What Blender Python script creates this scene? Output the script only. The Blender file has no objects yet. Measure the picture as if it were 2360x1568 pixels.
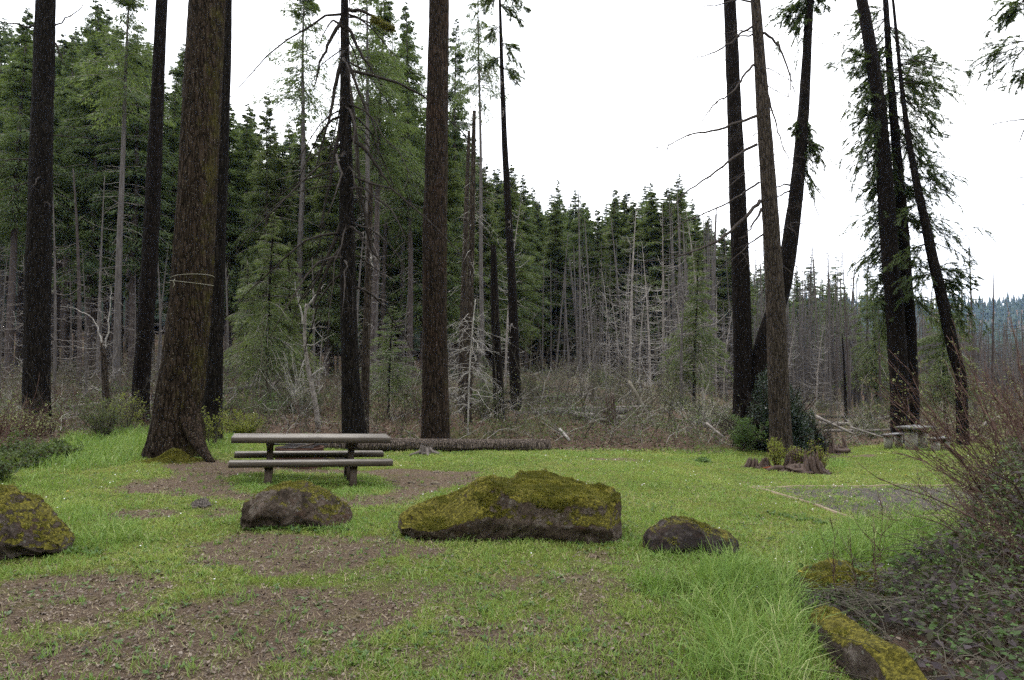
import bpy, math, random
import numpy as np
from mathutils import noise as mnoise, Vector
S = bpy.context.scene
COL = S.collection
rad = math.radians

# ------------------------------------------------------------------ camera, sky, sun, exposure
CAMZ, PITCH, FPX = 1.7, rad(2.2), 1573.3          # FPX: focal length in pixels of a 2360-wide frame
cam = bpy.data.objects.new('camera', bpy.data.cameras.new('camera')); COL.objects.link(cam)
cam.data.sensor_width = 36; cam.data.lens = 24; cam.data.clip_start = 0.05; cam.data.clip_end = 6000
cam.location = (0, 0, CAMZ); cam.rotation_euler = (rad(90) + PITCH, 0, 0)
S.camera = cam
S.render.resolution_x, S.render.resolution_y = 1024, 680
S.view_settings.view_transform = 'Standard'; S.view_settings.look = 'None'
S.view_settings.exposure = 0.60; S.view_settings.gamma = 1.0
S.cycles.max_bounces = 5; S.cycles.diffuse_bounces = 3; S.cycles.glossy_bounces = 2
S.cycles.transmission_bounces = 3; S.cycles.volume_bounces = 0; S.cycles.use_denoising = False

SUN_EL, SUN_AZ = rad(52), rad(-35)                # azimuth from +Y towards +X
W = bpy.data.worlds.new('World'); S.world = W; W.use_nodes = True
nt = W.node_tree; nt.nodes.clear()
def wn(t, **k):
    n = nt.nodes.new(t)
    for a, b in k.items(): setattr(n, a, b)
    return n
sky = wn('ShaderNodeTexSky', sky_type='NISHITA'); sky.sun_disc = False
sky.sun_elevation = SUN_EL; sky.sun_rotation = SUN_AZ; sky.air_density = 1.2; sky.dust_density = 2.5
tc = wn('ShaderNodeTexCoord')
mp = wn('ShaderNodeMapping'); mp.inputs['Scale'].default_value = (1.2, 1.2, 4.0)
nz = wn('ShaderNodeTexNoise'); nz.inputs['Scale'].default_value = 2.2; nz.inputs['Detail'].default_value = 5
cr = wn('ShaderNodeValToRGB')                      # the overcast: a bright, slightly uneven cloud layer in front of the blue
cr.color_ramp.elements[0].position = 0.38; cr.color_ramp.elements[0].color = (14.0, 14.3, 15.0, 1)
cr.color_ramp.elements[1].position = 0.62; cr.color_ramp.elements[1].color = (17.8, 17.8, 18.0, 1)
mx = wn('ShaderNodeMix', data_type='RGBA'); mx.inputs['Factor'].default_value = 0.92
bg = wn('ShaderNodeBackground'); bg.inputs['Strength'].default_value = 0.13
wo = wn('ShaderNodeOutputWorld')
L = nt.links.new
L(tc.outputs['Generated'], mp.inputs['Vector']); L(mp.outputs['Vector'], nz.inputs['Vector'])
L(nz.outputs['Fac'], cr.inputs['Fac']); L(sky.outputs['Color'], mx.inputs['A']); L(cr.outputs['Color'], mx.inputs['B'])
L(mx.outputs['Result'], bg.inputs['Color']); L(bg.outputs['Background'], wo.inputs['Surface'])

sd = bpy.data.lights.new('sun', 'SUN'); sd.energy = 1.6; sd.angle = rad(14); sd.color = (1.0, 0.95, 0.87)
sun = bpy.data.objects.new('sun', sd); COL.objects.link(sun)
_d = Vector((math.sin(SUN_AZ) * math.cos(SUN_EL), math.cos(SUN_AZ) * math.cos(SUN_EL), math.sin(SUN_EL)))
sun.rotation_euler = _d.to_track_quat('Z', 'Y').to_euler()

# ------------------------------------------------------------------ projection helpers: a pixel of the 2360x1568 frame + a depth -> a place
SP, CP = math.sin(PITCH), math.cos(PITCH)
def P(u, v, Y):
    a, b = (u - 1180) / FPX, (784 - v) / FPX
    dy = CP - b * SP; t = Y / dy
    return np.array([a * t, Y, CAMZ + (SP + b * CP) * t])
def mpp(Y): return Y / FPX                          # metres per pixel at depth Y

_LY = np.array([-60, 0, 3.7, 7, 10.5, 14, 20, 28, 45, 70, 100, 150, 250, 400, 5000.])
_LH = np.array([1.5, 1.6, 1.70, 1.74, 1.78, 1.82, 1.80, 1.5, 0.95, -0.8, -4, -12, -28, -45, -80.])
_CY = np.array([-60, 0, 3.7, 7, 10.5, 14, 18, 19.6, 22, 28, 45, 60, 100, 150, 250, 400, 5000.])
_CH = np.array([1.5, 1.6, 1.70, 1.76, 1.90, 2.06, 2.25, 2.3, 1.85, 1.7, 1.05, 0.9, -0.5, -3, -9, -14, -60.])
_RY = np.array([-60, 0, 3.7, 6, 9, 13, 16, 24, 28, 45, 80, 150, 250, 400, 600, 900, 1500, 5000.])
_RH = np.array([1.5, 1.6, 1.70, 1.75, 1.97, 2.25, 2.42, 2.93, 3.0, 3.0, 3.0, 3.2, 2.2, 0, -18, -75, -108, -150.])
def gz(X, Y):
    X = np.asarray(X, float); Y = np.asarray(Y, float)
    a = np.clip(X / np.maximum(Y, 4.0), -0.9, 1.2)
    l, c, r = np.interp(Y, _LY, _LH), np.interp(Y, _CY, _CH), np.interp(Y, _RY, _RH)
    wl = np.clip((-a - 0.2) / 0.25, 0, 1); wl = wl * wl * (3 - 2 * wl)
    wr = np.clip((a - 0.05) / 0.40, 0, 1); wr = wr * wr * (3 - 2 * wr)
    h = c * (1 - wl - wr) + l * wl + r * wr
    z = CAMZ - h
    amp = np.interp(Y, [0, 20, 27, 60, 400, 700], [0.012, 0.02, 0.05, 0.35, 3.0, 9.0])
    f = np.interp(Y, [0, 24, 60, 400, 700], [1.0, 0.8, 0.25, 0.03, 0.012])
    z = z + amp * (np.sin(X * f * 1.7 + 1.3) * np.cos(Y * f * 1.3 + .4) + .6 * np.sin(X * f * 3.9 + Y * f * 2.3) + .4 * np.sin(Y * f * 5.1 - X * f * 4.3 + 2))
    return z
def G(u, v):                                        # where the ray through a pixel meets the ground
    lo, hi = 2.5, 90.0
    ys = np.exp(np.linspace(math.log(lo), math.log(hi), 900))
    a, b = (u - 1180) / FPX, (784 - v) / FPX
    t = ys / (CP - b * SP)
    d = CAMZ + (SP + b * CP) * t - gz(a * t, ys)
    i = np.argmax(d < 0) if (d < 0).any() else len(ys) - 1
    return np.array([a * t[i], ys[i]])
def GX(u, Y):                                       # ground point under image column u at depth Y
    z = 0.
    for _ in range(4):
        p = P(u, 784, Y); x = p[0]
        dep = CP * Y + SP * (z - CAMZ); x = (u - 1180) / FPX * dep
        z = float(gz(x, Y))
    return np.array([x, Y, z])

# ------------------------------------------------------------------ mesh helpers
def nrm(v): return v / np.maximum(np.linalg.norm(v, axis=-1, keepdims=True), 1e-9)
class MB:
    """collects arrays of vertices and faces; build() links them as ONE mesh object"""
    def __init__(s): s.V = []; s.F3 = []; s.F4 = []; s.n = 0; s.cur = 0; s.seg = []       # seg: (vertex count so far, material slot)
    def add(s, V, F3=None, F4=None):
        V = np.asarray(V, float).reshape(-1, 3); s.seg.append((s.n, s.cur))
        if F3 is not None and len(F3): s.F3.append(np.asarray(F3, int).reshape(-1, 3) + s.n)
        if F4 is not None and len(F4): s.F4.append(np.asarray(F4, int).reshape(-1, 4) + s.n)
        s.V.append(V); s.n += len(V)
    def tubes(s, Pt, R, n=4, cap=True):
        """Pt (K,S,3) polylines, R (K,S) radii"""
        Pt = np.asarray(Pt, float); R = np.asarray(R, float)
        if Pt.ndim == 2: Pt = Pt[None]; R = R[None]
        K, Sg, _ = Pt.shape
        T = nrm(np.gradient(Pt, axis=1))
        m = nrm(Pt[:, -1] - Pt[:, 0] + 1e-6)
        ref = np.where(np.abs(m[:, 2:3]) > .9, np.array([[1., 0, 0]]), np.array([[0, 0, 1.]]))[:, None, :]
        A = nrm(np.cross(T, np.broadcast_to(ref, T.shape))); B = np.cross(T, A)
        an = np.arange(n) * 2 * math.pi / n
        V = Pt[:, :, None] + R[:, :, None, None] * (np.cos(an)[:, None] * A[:, :, None] + np.sin(an)[:, None] * B[:, :, None])
        base = (np.arange(K) * Sg * n)[:, None, None]
        i = np.arange(Sg - 1)[None, :, None] * n; j = np.arange(n)[None, None]; j2 = (j + 1) % n
        F = np.stack(np.broadcast_arrays(base + i + j, base + i + j2, base + i + n + j2, base + i + n + j), -1).reshape(-1, 4)
        s.add(V, F4=F)
        if cap:
            for off, rev in ((0, True), ((Sg - 1) * n, False)):
                if n == 4:
                    q = np.stack([np.arange(K) * Sg * n + off + k for k in (range(3, -1, -1) if rev else range(4))], -1)
                    s.F4.append(q + s.n - K * Sg * n)
                elif n == 3:
                    q = np.stack([np.arange(K) * Sg * n + off + k for k in (range(2, -1, -1) if rev else range(3))], -1)
                    s.F3.append(q + s.n - K * Sg * n)
                else:
                    for k in range(1, n - 1):
                        q = np.stack([np.arange(K) * Sg * n + off + x for x in ((0, k + 1, k) if rev else (0, k, k + 1))], -1)
                        s.F3.append(q + s.n - K * Sg * n)
    def leaves(s, C, D, Nn, Ln, Wd, fold=0.0):
        """leaf-shaped quads (kite): base C, direction D, width axis = D x N"""
        D = nrm(D); Sd = nrm(np.cross(D, Nn)); U = np.cross(Sd, D)
        Ln = np.asarray(Ln)[:, None]; Wd = np.asarray(Wd)[:, None]
        a = C; b = C + D * Ln * .45 + Sd * Wd * .5 + U * Wd * fold; c = C + D * Ln; d = C + D * Ln * .45 - Sd * Wd * .5 + U * Wd * fold
        V = np.stack([a, b, c, d], 1); k = np.arange(len(C))[:, None] * 4
        s.add(V, F4=k + np.array([[0, 1, 2, 3]]))
    def blades(s, C, D, Ln, Wd, bend, face):
        """grass blades: two segments, tapered; bend = sideways vector of the tip"""
        N = len(C); Sd = np.stack([np.cos(face), np.sin(face), np.zeros(N)], 1) * (Wd / 2)[:, None]
        m = C + D * (Ln * .55)[:, None] + bend * .3; t = C + D * (Ln * .95)[:, None] + bend
        V = np.stack([C - Sd, C + Sd, m + Sd * .8, m - Sd * .8, t], 1)
        k = np.arange(N)[:, None] * 5
        s.add(V, F3=k + np.array([[3, 2, 4]]), F4=k + np.array([[0, 1, 2, 3]]))
    def box(s, c, d, rz=0., taper=1.0, bev=0.0):
        x, y, z = np.array(d) / 2.
        pts = []
        for zz, f in ((-z, taper), (z, 1.0)):
            if bev:
                q = [(-x*f+bev, -y*f), (x*f-bev, -y*f), (x*f, -y*f+bev), (x*f, y*f-bev), (x*f-bev, y*f), (-x*f+bev, y*f), (-x*f, y*f-bev), (-x*f, -y*f+bev)]
            else: q = [(-x*f, -y*f), (x*f, -y*f), (x*f, y*f), (-x*f, y*f)]
            pts.append([(a, b, zz) for a, b in q])
        n = len(pts[0]); V = np.array(pts[0] + pts[1]); cz, sz = math.cos(rz), math.sin(rz)
        V = np.stack([V[:, 0]*cz - V[:, 1]*sz, V[:, 0]*sz + V[:, 1]*cz, V[:, 2]], 1) + np.array(c)
        F4 = [(i, (i+1) % n, n + (i+1) % n, n + i) for i in range(n)]
        F3 = [(0, k+1, k) for k in range(1, n-1)] + [(n, n+k, n+k+1) for k in range(1, n-1)]
        s.add(V, F3=F3, F4=F4)
    def build(s, name, mat, parent=None, smooth=False, origin=None):
        V = np.concatenate(s.V) if s.V else np.zeros((0, 3))
        if origin is not None: V = V - np.asarray(origin, float)
        F4 = np.concatenate(s.F4) if s.F4 else np.zeros((0, 4), int)
        F3 = np.concatenate(s.F3) if s.F3 else np.zeros((0, 3), int)
        me = bpy.data.meshes.new(name); me.vertices.add(len(V)); me.vertices.foreach_set('co', V.ravel().astype(np.float32))
        nl = F4.size + F3.size; me.loops.add(nl); me.polygons.add(len(F4) + len(F3))
        me.loops.foreach_set('vertex_index', np.concatenate([F4.ravel(), F3.ravel()]).astype(np.int32))
        st = np.concatenate([np.arange(len(F4)) * 4, F4.size + np.arange(len(F3)) * 3]).astype(np.int32)
        me.polygons.foreach_set('loop_start', st)
        me.update(calc_edges=True)
        if smooth: me.polygons.foreach_set('use_smooth', np.ones(len(st), bool))
        mats = mat if isinstance(mat, (list, tuple)) else [mat]
        for q in mats: me.materials.append(q)
        if len(mats) > 1:
            a = np.array([x for x, _ in s.seg]); b = np.array([x for _, x in s.seg]); first = np.concatenate([F4[:, 0], F3[:, 0]])
            me.polygons.foreach_set('material_index', b[np.searchsorted(a, first, side='right')-1].astype(np.int32))
        o = bpy.data.objects.new(name, me); COL.objects.link(o)
        if origin is not None and parent is None: o.location = origin
        if parent is not None: o.parent = parent
        return o
def tag(o, label=None, cat=None, group=None, kind=None):
    if label: o['label'] = label
    if cat: o['category'] = cat
    if group: o['group'] = group
    if kind: o['kind'] = kind
    return o
def empty(name, loc, label=None, cat=None, group=None, rz=0., sc=1.0):
    o = bpy.data.objects.new(name, None); COL.objects.link(o); o.location = loc; o.rotation_euler = (0, 0, rz)
    o.scale = (sc, sc, sc) if np.isscalar(sc) else sc; o.empty_display_size = .2
    return tag(o, label, cat, group)
def copy_tree(root, loc, rz, sc, label=None, group=None):
    r = root.copy(); COL.objects.link(r); r.location = loc; r.rotation_euler = (0, 0, rz); r.scale = sc
    if label: r['label'] = label
    if group: r['group'] = group
    for ch in list(root.children):
        c = ch.copy(); COL.objects.link(c); c.parent = r
        for g in ch.children:
            d = g.copy(); COL.objects.link(d); d.parent = c
    return r
def vnoise(Pn, sc, seed=0.):
    """smooth 3-D noise for an array of points (sum of sines lattice through mathutils noise)"""
    out = np.empty(len(Pn))
    for i, p in enumerate(Pn): out[i] = mnoise.noise((p[0]*sc+seed, p[1]*sc+seed*.7, p[2]*sc-seed))
    return out

# ------------------------------------------------------------------ materials
def mat_new(name):
    m = bpy.data.materials.new(name); m.use_nodes = True; m.node_tree.nodes.clear(); return m, m.node_tree
class NB:
    def __init__(s, t): s.t = t
    def n(s, typ, ins=None, **k):
        nd = s.t.nodes.new(typ)
        for a, b in k.items(): setattr(nd, a, b)
        for a, b in (ins or {}).items():
            if isinstance(b, bpy.types.NodeSocket): s.t.links.new(b, nd.inputs[a])
            else: nd.inputs[a].default_value = b
        return nd
    def noise(s, vec, scale, detail=4, rough=.6, dist=0.):
        return s.n('ShaderNodeTexNoise', {'Vector': vec, 'Scale': scale, 'Detail': detail, 'Roughness': rough, 'Distortion': dist}).outputs['Fac']
    def ramp(s, fac, stops, interp='LINEAR'):
        r = s.n('ShaderNodeValToRGB', {'Fac': fac}); r.color_ramp.interpolation = interp
        e = r.color_ramp.elements
        while len(e) < len(stops): e.new(.5)
        for i, (p, c) in enumerate(stops): e[i].position = p; e[i].color = (*c, 1) if len(c) == 3 else c
        return r.outputs['Color']
    def step(s, fac, a, b): return s.n('ShaderNodeMapRange', {'Value': fac, 'From Min': a, 'From Max': b}).outputs['Result']
    def mix(s, f, a, b, mode='MIX'):
        m = s.n('ShaderNodeMix', data_type='RGBA', blend_type=mode)
        for k, x in (('Factor', f), ('A', a), ('B', b)):
            if isinstance(x, bpy.types.NodeSocket): s.t.links.new(x, m.inputs[k])
            elif k == 'Factor': m.inputs[k].default_value = x
            else: m.inputs[k].default_value = (*x, 1) if len(x) == 3 else x
        return m.outputs['Result']
    def math(s, op, a, b=0.):
        m = s.n('ShaderNodeMath', operation=op)
        for i, x in enumerate((a, b)):
            if isinstance(x, bpy.types.NodeSocket): s.t.links.new(x, m.inputs[i])
            else: m.inputs[i].default_value = x
        return m.outputs[0]
    def map(s, vec, sc): return s.n('ShaderNodeMapping', {'Vector': vec, 'Scale': sc}).outputs[0]
    def out(s, color, rough=.9, bump=None, bstr=.5, bdist=.02, spec=.2, normal=None):
        ins = {'Base Color': color if isinstance(color, bpy.types.NodeSocket) else (*color, 1), 'Roughness': rough, 'Specular IOR Level': spec}
        if bump is not None: ins['Normal'] = s.n('ShaderNodeBump', {'Height': bump, 'Strength': bstr, 'Distance': bdist}).outputs[0]
        b = s.n('ShaderNodeBsdfPrincipled', ins); s.n('ShaderNodeOutputMaterial', {'Surface': b.outputs[0]})

def leaf_mat(name, stops, nscale=.6, trans=.35, rough=.6, spec=.25, islands=True, mixn=.5):
    m, t = mat_new(name); b = NB(t)
    tcn = b.n('ShaderNodeTexCoord'); geo = b.n('ShaderNodeNewGeometry')
    nf = b.noise(tcn.outputs['Object'], nscale, 3)
    if islands: f = b.math('ADD', b.math('MULTIPLY', geo.outputs['Random Per Island'], 1 - mixn), b.math('MULTIPLY', b.step(nf, .3, .7), mixn))
    else: f = nf
    c = b.ramp(f, stops)
    p = b.n('ShaderNodeBsdfPrincipled', {'Base Color': c, 'Roughness': rough, 'Specular IOR Level': spec})
    tr = b.n('ShaderNodeBsdfTranslucent', {'Color': b.mix(.35, c, (.25, .35, .05), 'MIX')})
    ms = b.n('ShaderNodeMixShader', {0: trans, 1: p.outputs[0], 2: tr.outputs[0]})
    b.n('ShaderNodeOutputMaterial', {'Surface': ms.outputs[0]})
    return m
def bark_mat(name, dark, light, fleck=(.32, .31, .28), moss=0.0, red=0.0, scale=1.0, fleck_amt=.03, mossdir=(1, -.3)):
    m, t = mat_new(name); b = NB(t)
    ob = b.n('ShaderNodeTexCoord').outputs['Object']
    v1 = b.map(ob, (9*scale, 9*scale, 1.6*scale)); v2 = b.map(ob, (30*scale, 30*scale, 7*scale))
    vo = b.n('ShaderNodeTexVoronoi', {'Vector': b.n('ShaderNodeVectorMath', {0: v1, 1: b.n('ShaderNodeTexNoise', {'Vector': v1, 'Scale': 1.5}).outputs['Color']}, operation='ADD').outputs[0], 'Scale': 1.6}, feature='DISTANCE_TO_EDGE').outputs['Distance']
    n1 = b.noise(v1, 1.8, 6, .65); n2 = b.noise(v2, 1.3, 5, .7)
    crack = b.step(vo, 0., .22)
    f = b.math('ADD', b.math('MULTIPLY', n1, .5), b.math('MULTIPLY', n2, .5))
    c = b.ramp(f, [(.32, dark), (.68, light)])
    if red: c = b.mix(b.math('MULTIPLY', b.step(b.noise(ob, 1.7, 3), .5, .68), red), c, (.085, .042, .026))
    c = b.mix(b.math('SUBTRACT', 1.0, b.step(crack, 0., .5)), c, tuple(x * .45 for x in dark))
    fl = b.n('ShaderNodeTexVoronoi', {'Vector': b.map(ob, (14*scale, 14*scale, 9*scale)), 'Scale': 2.0, 'Randomness': 1.0}).outputs['Distance']
    fm = b.math('MULTIPLY', b.math('LESS_THAN', fl, .16), b.math('GREATER_THAN', b.noise(ob, 5, 2), .62 - fleck_amt * 3))
    c = b.mix(b.math('MULTIPLY', fm, .75), c, fleck)
    if moss:
        nn = b.n('ShaderNodeNewGeometry').outputs['Normal']; d = Vector((mossdir[0], mossdir[1], 0)).normalized()
        dt = b.n('ShaderNodeVectorMath', {0: nn, 1: tuple(d)}, operation='DOT_PRODUCT').outputs['Value']
        mk = b.math('MULTIPLY', b.step(b.math('ADD', dt, b.math('MULTIPLY', b.noise(ob, 3.2, 6, .7), 2.2)), 1.95, 2.5), moss)
        c = b.mix(mk, c, b.ramp(n2, [(.3, (.035, .036, .008)), (.7, (.10, .085, .018))]))
    h = b.math('ADD', b.math('MULTIPLY', crack, .7), b.math('ADD', b.math('MULTIPLY', n2, .6), b.math('MULTIPLY', n1, .6)))
    b.out(c, .92, h, 1.0, .05 / scale, .07)
    return m
def plain_mat(name, c1, c2, scale=8., stretch=(1, 1, 1), rough=.85, bstr=.4, bdist=.01, spec=.07):
    m, t = mat_new(name); b = NB(t); ob = b.n('ShaderNodeTexCoord').outputs['Object']
    f = b.noise(b.map(ob, stretch), scale, 6, .65)
    b.out(b.ramp(f, [(.3, c1), (.7, c2)]), rough, f, bstr, bdist, spec)
    return m
M = {}
M['bark_dark'] = bark_mat('bark_dark', (.006, .005, .0045), (.027, .022, .018), fleck=(.14, .13, .11), fleck_amt=.01)
M['bark_big'] = bark_mat('bark_big', (.010, .0075, .005), (.070, .049, .034), fleck=(.26, .25, .19), moss=.8, fleck_amt=.04, mossdir=(1, -.35))
M['bark_mid'] = bark_mat('bark_mid', (.010, .0075, .0055), (.066, .047, .035), moss=.55, red=.25, mossdir=(1, .1), fleck_amt=.0)
M['bark_black'] = bark_mat('bark_black', (.005, .004, .0035), (.025, .019, .016), fleck=(.16, .19, .15), fleck_amt=.0)
M['bark_grey'] = bark_mat('bark_grey', (.022, .017, .013), (.10, .079, .062), fleck=(.25, .23, .19), moss=.35, mossdir=(1, 0), fleck_amt=.0)
M['bark_far'] = plain_mat('bark_far', (.028, .023, .021), (.085, .070, .064), 3, (4, 4, .7), bstr=.6, bdist=.03)
M['bark_far_pale'] = plain_mat('bark_far_pale', (.045, .040, .037), (.125, .113, .105), 3, (4, 4, .6), bstr=.5, bdist=.03)
M['dead_pale'] = plain_mat('dead_pale', (.16, .148, .135), (.44, .415, .38), 5)
M['dead_grey'] = plain_mat('dead_grey', (.10, .088, .078), (.30, .27, .245), 5)
M['bark_log'] = bark_mat('bark_log', (.028, .021, .017), (.26, .21, .175), fleck_amt=.0, scale=1.2)
M['dead_dark'] = plain_mat('dead_dark', (.018, .014, .012), (.05, .042, .036), 5)
M['brush'] = plain_mat('brush', (.030, .027, .020), (.150, .135, .105), .7)
M['litter_red'] = leaf_mat('litter_red', [(.0, (.04, .024, .016)), (.5, (.10, .062, .040)), (1., (.20, .145, .10))], 2, .0)
M['twig_red'] = plain_mat('twig_red', (.045, .025, .021), (.13, .08, .064), 4)
M['needle'] = leaf_mat('needle', [(.0, (.028, .046, .018)), (.5, (.068, .098, .037)), (1., (.145, .175, .066))], .25, .40)
M['needle_yellow'] = leaf_mat('needle_yellow', [(.0, (.040, .058, .022)), (.5, (.075, .10, .036)), (1., (.15, .165, .06))], .25, .38)
M['needle_far'] = leaf_mat('needle_far', [(.0, (.010, .022, .016)), (.5, (.020, .040, .026)), (1., (.035, .060, .036))], .05, .1)
M['needle_dark'] = leaf_mat('needle_dark', [(.0, (.022, .037, .018)), (.5, (.050, .076, .031)), (1., (.11, .138, .054))], .25, .36)
M['grass_short'] = leaf_mat('grass_short', [(.0, (.10, .17, .030)), (.35, (.185, .275, .055)), (.7, (.29, .345, .09)), (1., (.42, .36, .17))], .55, .4, mixn=.55)
M['grass_tall'] = leaf_mat('grass_tall', [(.0, (.07, .15, .018)), (.45, (.130, .225, .040)), (.8, (.23, .31, .085)), (1., (.46, .44, .24))], .9, .34, mixn=.3)
M['leaf_green'] = leaf_mat('leaf_green', [(.0, (.03, .07, .018)), (.6, (.07, .13, .03)), (1., (.14, .20, .05))], 2, .3, rough=.45)
M['leaf_olive'] = leaf_mat('leaf_olive', [(.0, (.025, .042, .014)), (.6, (.055, .082, .026)), (1., (.11, .13, .05))], 1, .3)
M['leaf_shoot'] = leaf_mat('leaf_shoot', [(.0, (.05, .10, .02)), (.6, (.10, .18, .035)), (1., (.18, .27, .07))], 2, .35)
M['straw'] = leaf_mat('straw', [(.0, (.10, .075, .045)), (.6, (.24, .19, .11)), (1., (.42, .36, .24))], 2, .2)
M['leaf_yellow'] = leaf_mat('leaf_yellow', [(.0, (.10, .13, .02)), (.6, (.22, .24, .035)), (1., (.36, .36, .07))], 2, .4)
M['leaf_holly'] = leaf_mat('leaf_holly', [(.0, (.008, .018, .012)), (.6, (.02, .038, .024)), (1., (.05, .075, .05))], 2, .12, rough=.35, spec=.5)
M['leaf_bramble'] = leaf_mat('leaf_bramble', [(.0, (.022, .015, .018)), (.3, (.058, .045, .050)), (.5, (.05, .045, .03)), (.7, (.045, .085, .025)), (1., (.11, .17, .05))], 1.5, .15, rough=.6, spec=.12, mixn=.25)
M['leaf_litter'] = leaf_mat('leaf_litter', [(.0, (.025, .018, .013)), (.5, (.10, .074, .055)), (.85, (.20, .16, .125)), (1., (.36, .32, .27))], 2, .0)
M['bud'] = leaf_mat('bud', [(.0, (.12, .14, .05)), (1., (.34, .36, .16))], 2, .3)
M['petal'] = leaf_mat('petal', [(.0, (.6, .6, .6)), (1., (.85, .85, .85))], 2, .2)
M['petal_yellow'] = leaf_mat('petal_yellow', [(.0, (.6, .42, .02)), (1., (.75, .55, .03))], 2, .2)
M['moss'] = leaf_mat('moss', [(.0, (.035, .032, .007)), (.5, (.12, .108, .018)), (1., (.30, .265, .045))], 5, .2, mixn=.6)
M['lichen'] = leaf_mat('lichen', [(.0, (.12, .14, .07)), (1., (.28, .30, .16))], 2, .2)

def rock_mat(name, c0, c1, c2, lich=.5, seed=0., mossy=.6, mlo=.35):
    m, t = mat_new(name); b = NB(t)
    ob = b.n('ShaderNodeVectorMath', {0: b.n('ShaderNodeTexCoord').outputs['Object'], 1: (seed, seed, seed)}, operation='ADD').outputs[0]
    n1 = b.noise(ob, 5.5, 9, .75, .8); n2 = b.noise(ob, 17, 6, .75); n3 = b.math('ADD', b.math('MULTIPLY', b.noise(ob, 1.6, 5, .6), .55), b.math('MULTIPLY', b.noise(ob, 6.5, 6, .7), .45))
    c = b.ramp(n1, [(.3, c0), (.52, c1), (.72, c2)])
    c = b.mix(b.math('MULTIPLY', b.step(b.noise(ob, 2.6, 6, .7), .52, .68), .8), c, (.075, .040, .026))
    vo = b.n('ShaderNodeTexVoronoi', {'Vector': ob, 'Scale': 17.}).outputs['Distance']
    sp = b.math('MULTIPLY', b.math('LESS_THAN', b.math('ADD', vo, b.math('MULTIPLY', n2, .3)), .36), b.math('GREATER_THAN', b.noise(ob, 2.3, 3), .5))
    c = b.mix(b.math('MULTIPLY', sp, lich), c, b.ramp(n2, [(.3, (.10, .095, .08)), (.7, (.24, .23, .20))]))
    nz_ = b.n('ShaderNodeSeparateXYZ', {0: b.n('ShaderNodeNewGeometry').outputs['Normal']}).outputs['Z']
    mk = b.math('ADD', b.math('MULTIPLY', nz_, .72), b.math('MULTIPLY', n3, 1.0))
    mk = b.math('ADD', mk, b.math('MULTIPLY', n2, .75))
    mk = b.math('ADD', mk, b.math('MULTIPLY', b.noise(ob, 42, 5, .8), .75)); mk = b.math('MULTIPLY', b.step(mk, mlo + .98, mlo + 1.10), mossy)
    mcol = b.ramp(b.noise(ob, 38, 4, .7), [(.28, (.022, .020, .005)), (.48, (.085, .076, .014)), (.72, (.29, .255, .042))])
    c = b.mix(mk, c, mcol)
    h = b.math('ADD', b.math('MULTIPLY', n2, .5), b.math('ADD', n1, b.math('MULTIPLY', mk, b.math('MULTIPLY', b.noise(ob, 60, 3), .5))))
    b.out(c, .9, h, 1.0, .06, .1)
    return m
M['rock_dark'] = rock_mat('rock_dark', (.018, .014, .010), (.088, .067, .051), (.26, .225, .19), .85, 0., .9, .74)
M['rock_mossy'] = rock_mat('rock_mossy', (.022, .016, .012), (.10, .075, .057), (.28, .245, .21), .85, 7., 1.0, .47)
M['rock_left'] = rock_mat('rock_left', (.018, .014, .012), (.088, .068, .056), (.26, .225, .20), .8, 13., 1.0, .53)
M['rock_small'] = rock_mat('rock_small', (.010, .008, .007), (.040, .032, .029), (.13, .11, .105), .3, 21., .9, .84)
M['rock_flat'] = rock_mat('rock_flat', (.08, .065, .052), (.17, .14, .12), (.28, .24, .21), .1, 3., .25, .5)

def wood_mat(name, a, b_, top=None, grain=(1.2, 26, 26)):
    m, t = mat_new(name); b = NB(t); ob = b.n('ShaderNodeTexCoord').outputs['Object']
    g = b.noise(b.map(ob, grain), 1.5, 8, .7, .3); g2 = b.noise(ob, 3, 4)
    c = b.ramp(g, [(.3, a), (.7, b_)])
    if top:
        nzv = b.n('ShaderNodeSeparateXYZ', {0: b.n('ShaderNodeNewGeometry').outputs['Normal']}).outputs['Z']
        tcol = b.ramp(g, [(.3, tuple(x * .55 for x in top)), (.62, top)])
        c = b.mix(b.math('MULTIPLY', b.step(nzv, .5, .8), b.step(b.math('ADD', g2, g), .7, 1.0)), c, tcol)
    b.out(c, .75, g, .35, .006, .3)
    return m
M['table_wood'] = wood_mat('table_wood', (.030, .023, .016), (.082, .066, .048), top=(.27, .245, .215))
M['post_wood'] = wood_mat('post_wood', (.05, .036, .027), (.095, .070, .053), grain=(26, 26, 1.2))
M['timber'] = wood_mat('timber', (.10, .072, .05), (.27, .21, .14))
M['board_grey'] = wood_mat('board_grey', (.04, .037, .034), (.07, .066, .062), top=(.19, .19, .19))
M['concrete'] = plain_mat('concrete', (.16, .155, .13), (.32, .31, .27), 6, bstr=.5, bdist=.01)
M['rust'] = plain_mat('rust', (.035, .020, .014), (.11, .06, .045), 5, rough=.8)
M['iron'] = plain_mat('iron', (.008, .008, .009), (.02, .02, .022), 9, rough=.5, spec=.5)
M['stump'] = wood_mat('stump', (.03, .023, .019), (.17, .145, .125), grain=(22, 22, 1.6))
M['stump_dark'] = wood_mat('stump_dark', (.018, .011, .008), (.11, .072, .055), grain=(20, 20, 3))
M['rot_red'] = plain_mat('rot_red', (.12, .035, .015), (.28, .09, .045), 12)
M['twine'] = plain_mat('twine', (.22, .21, .16), (.36, .34, .28), 20)

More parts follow.
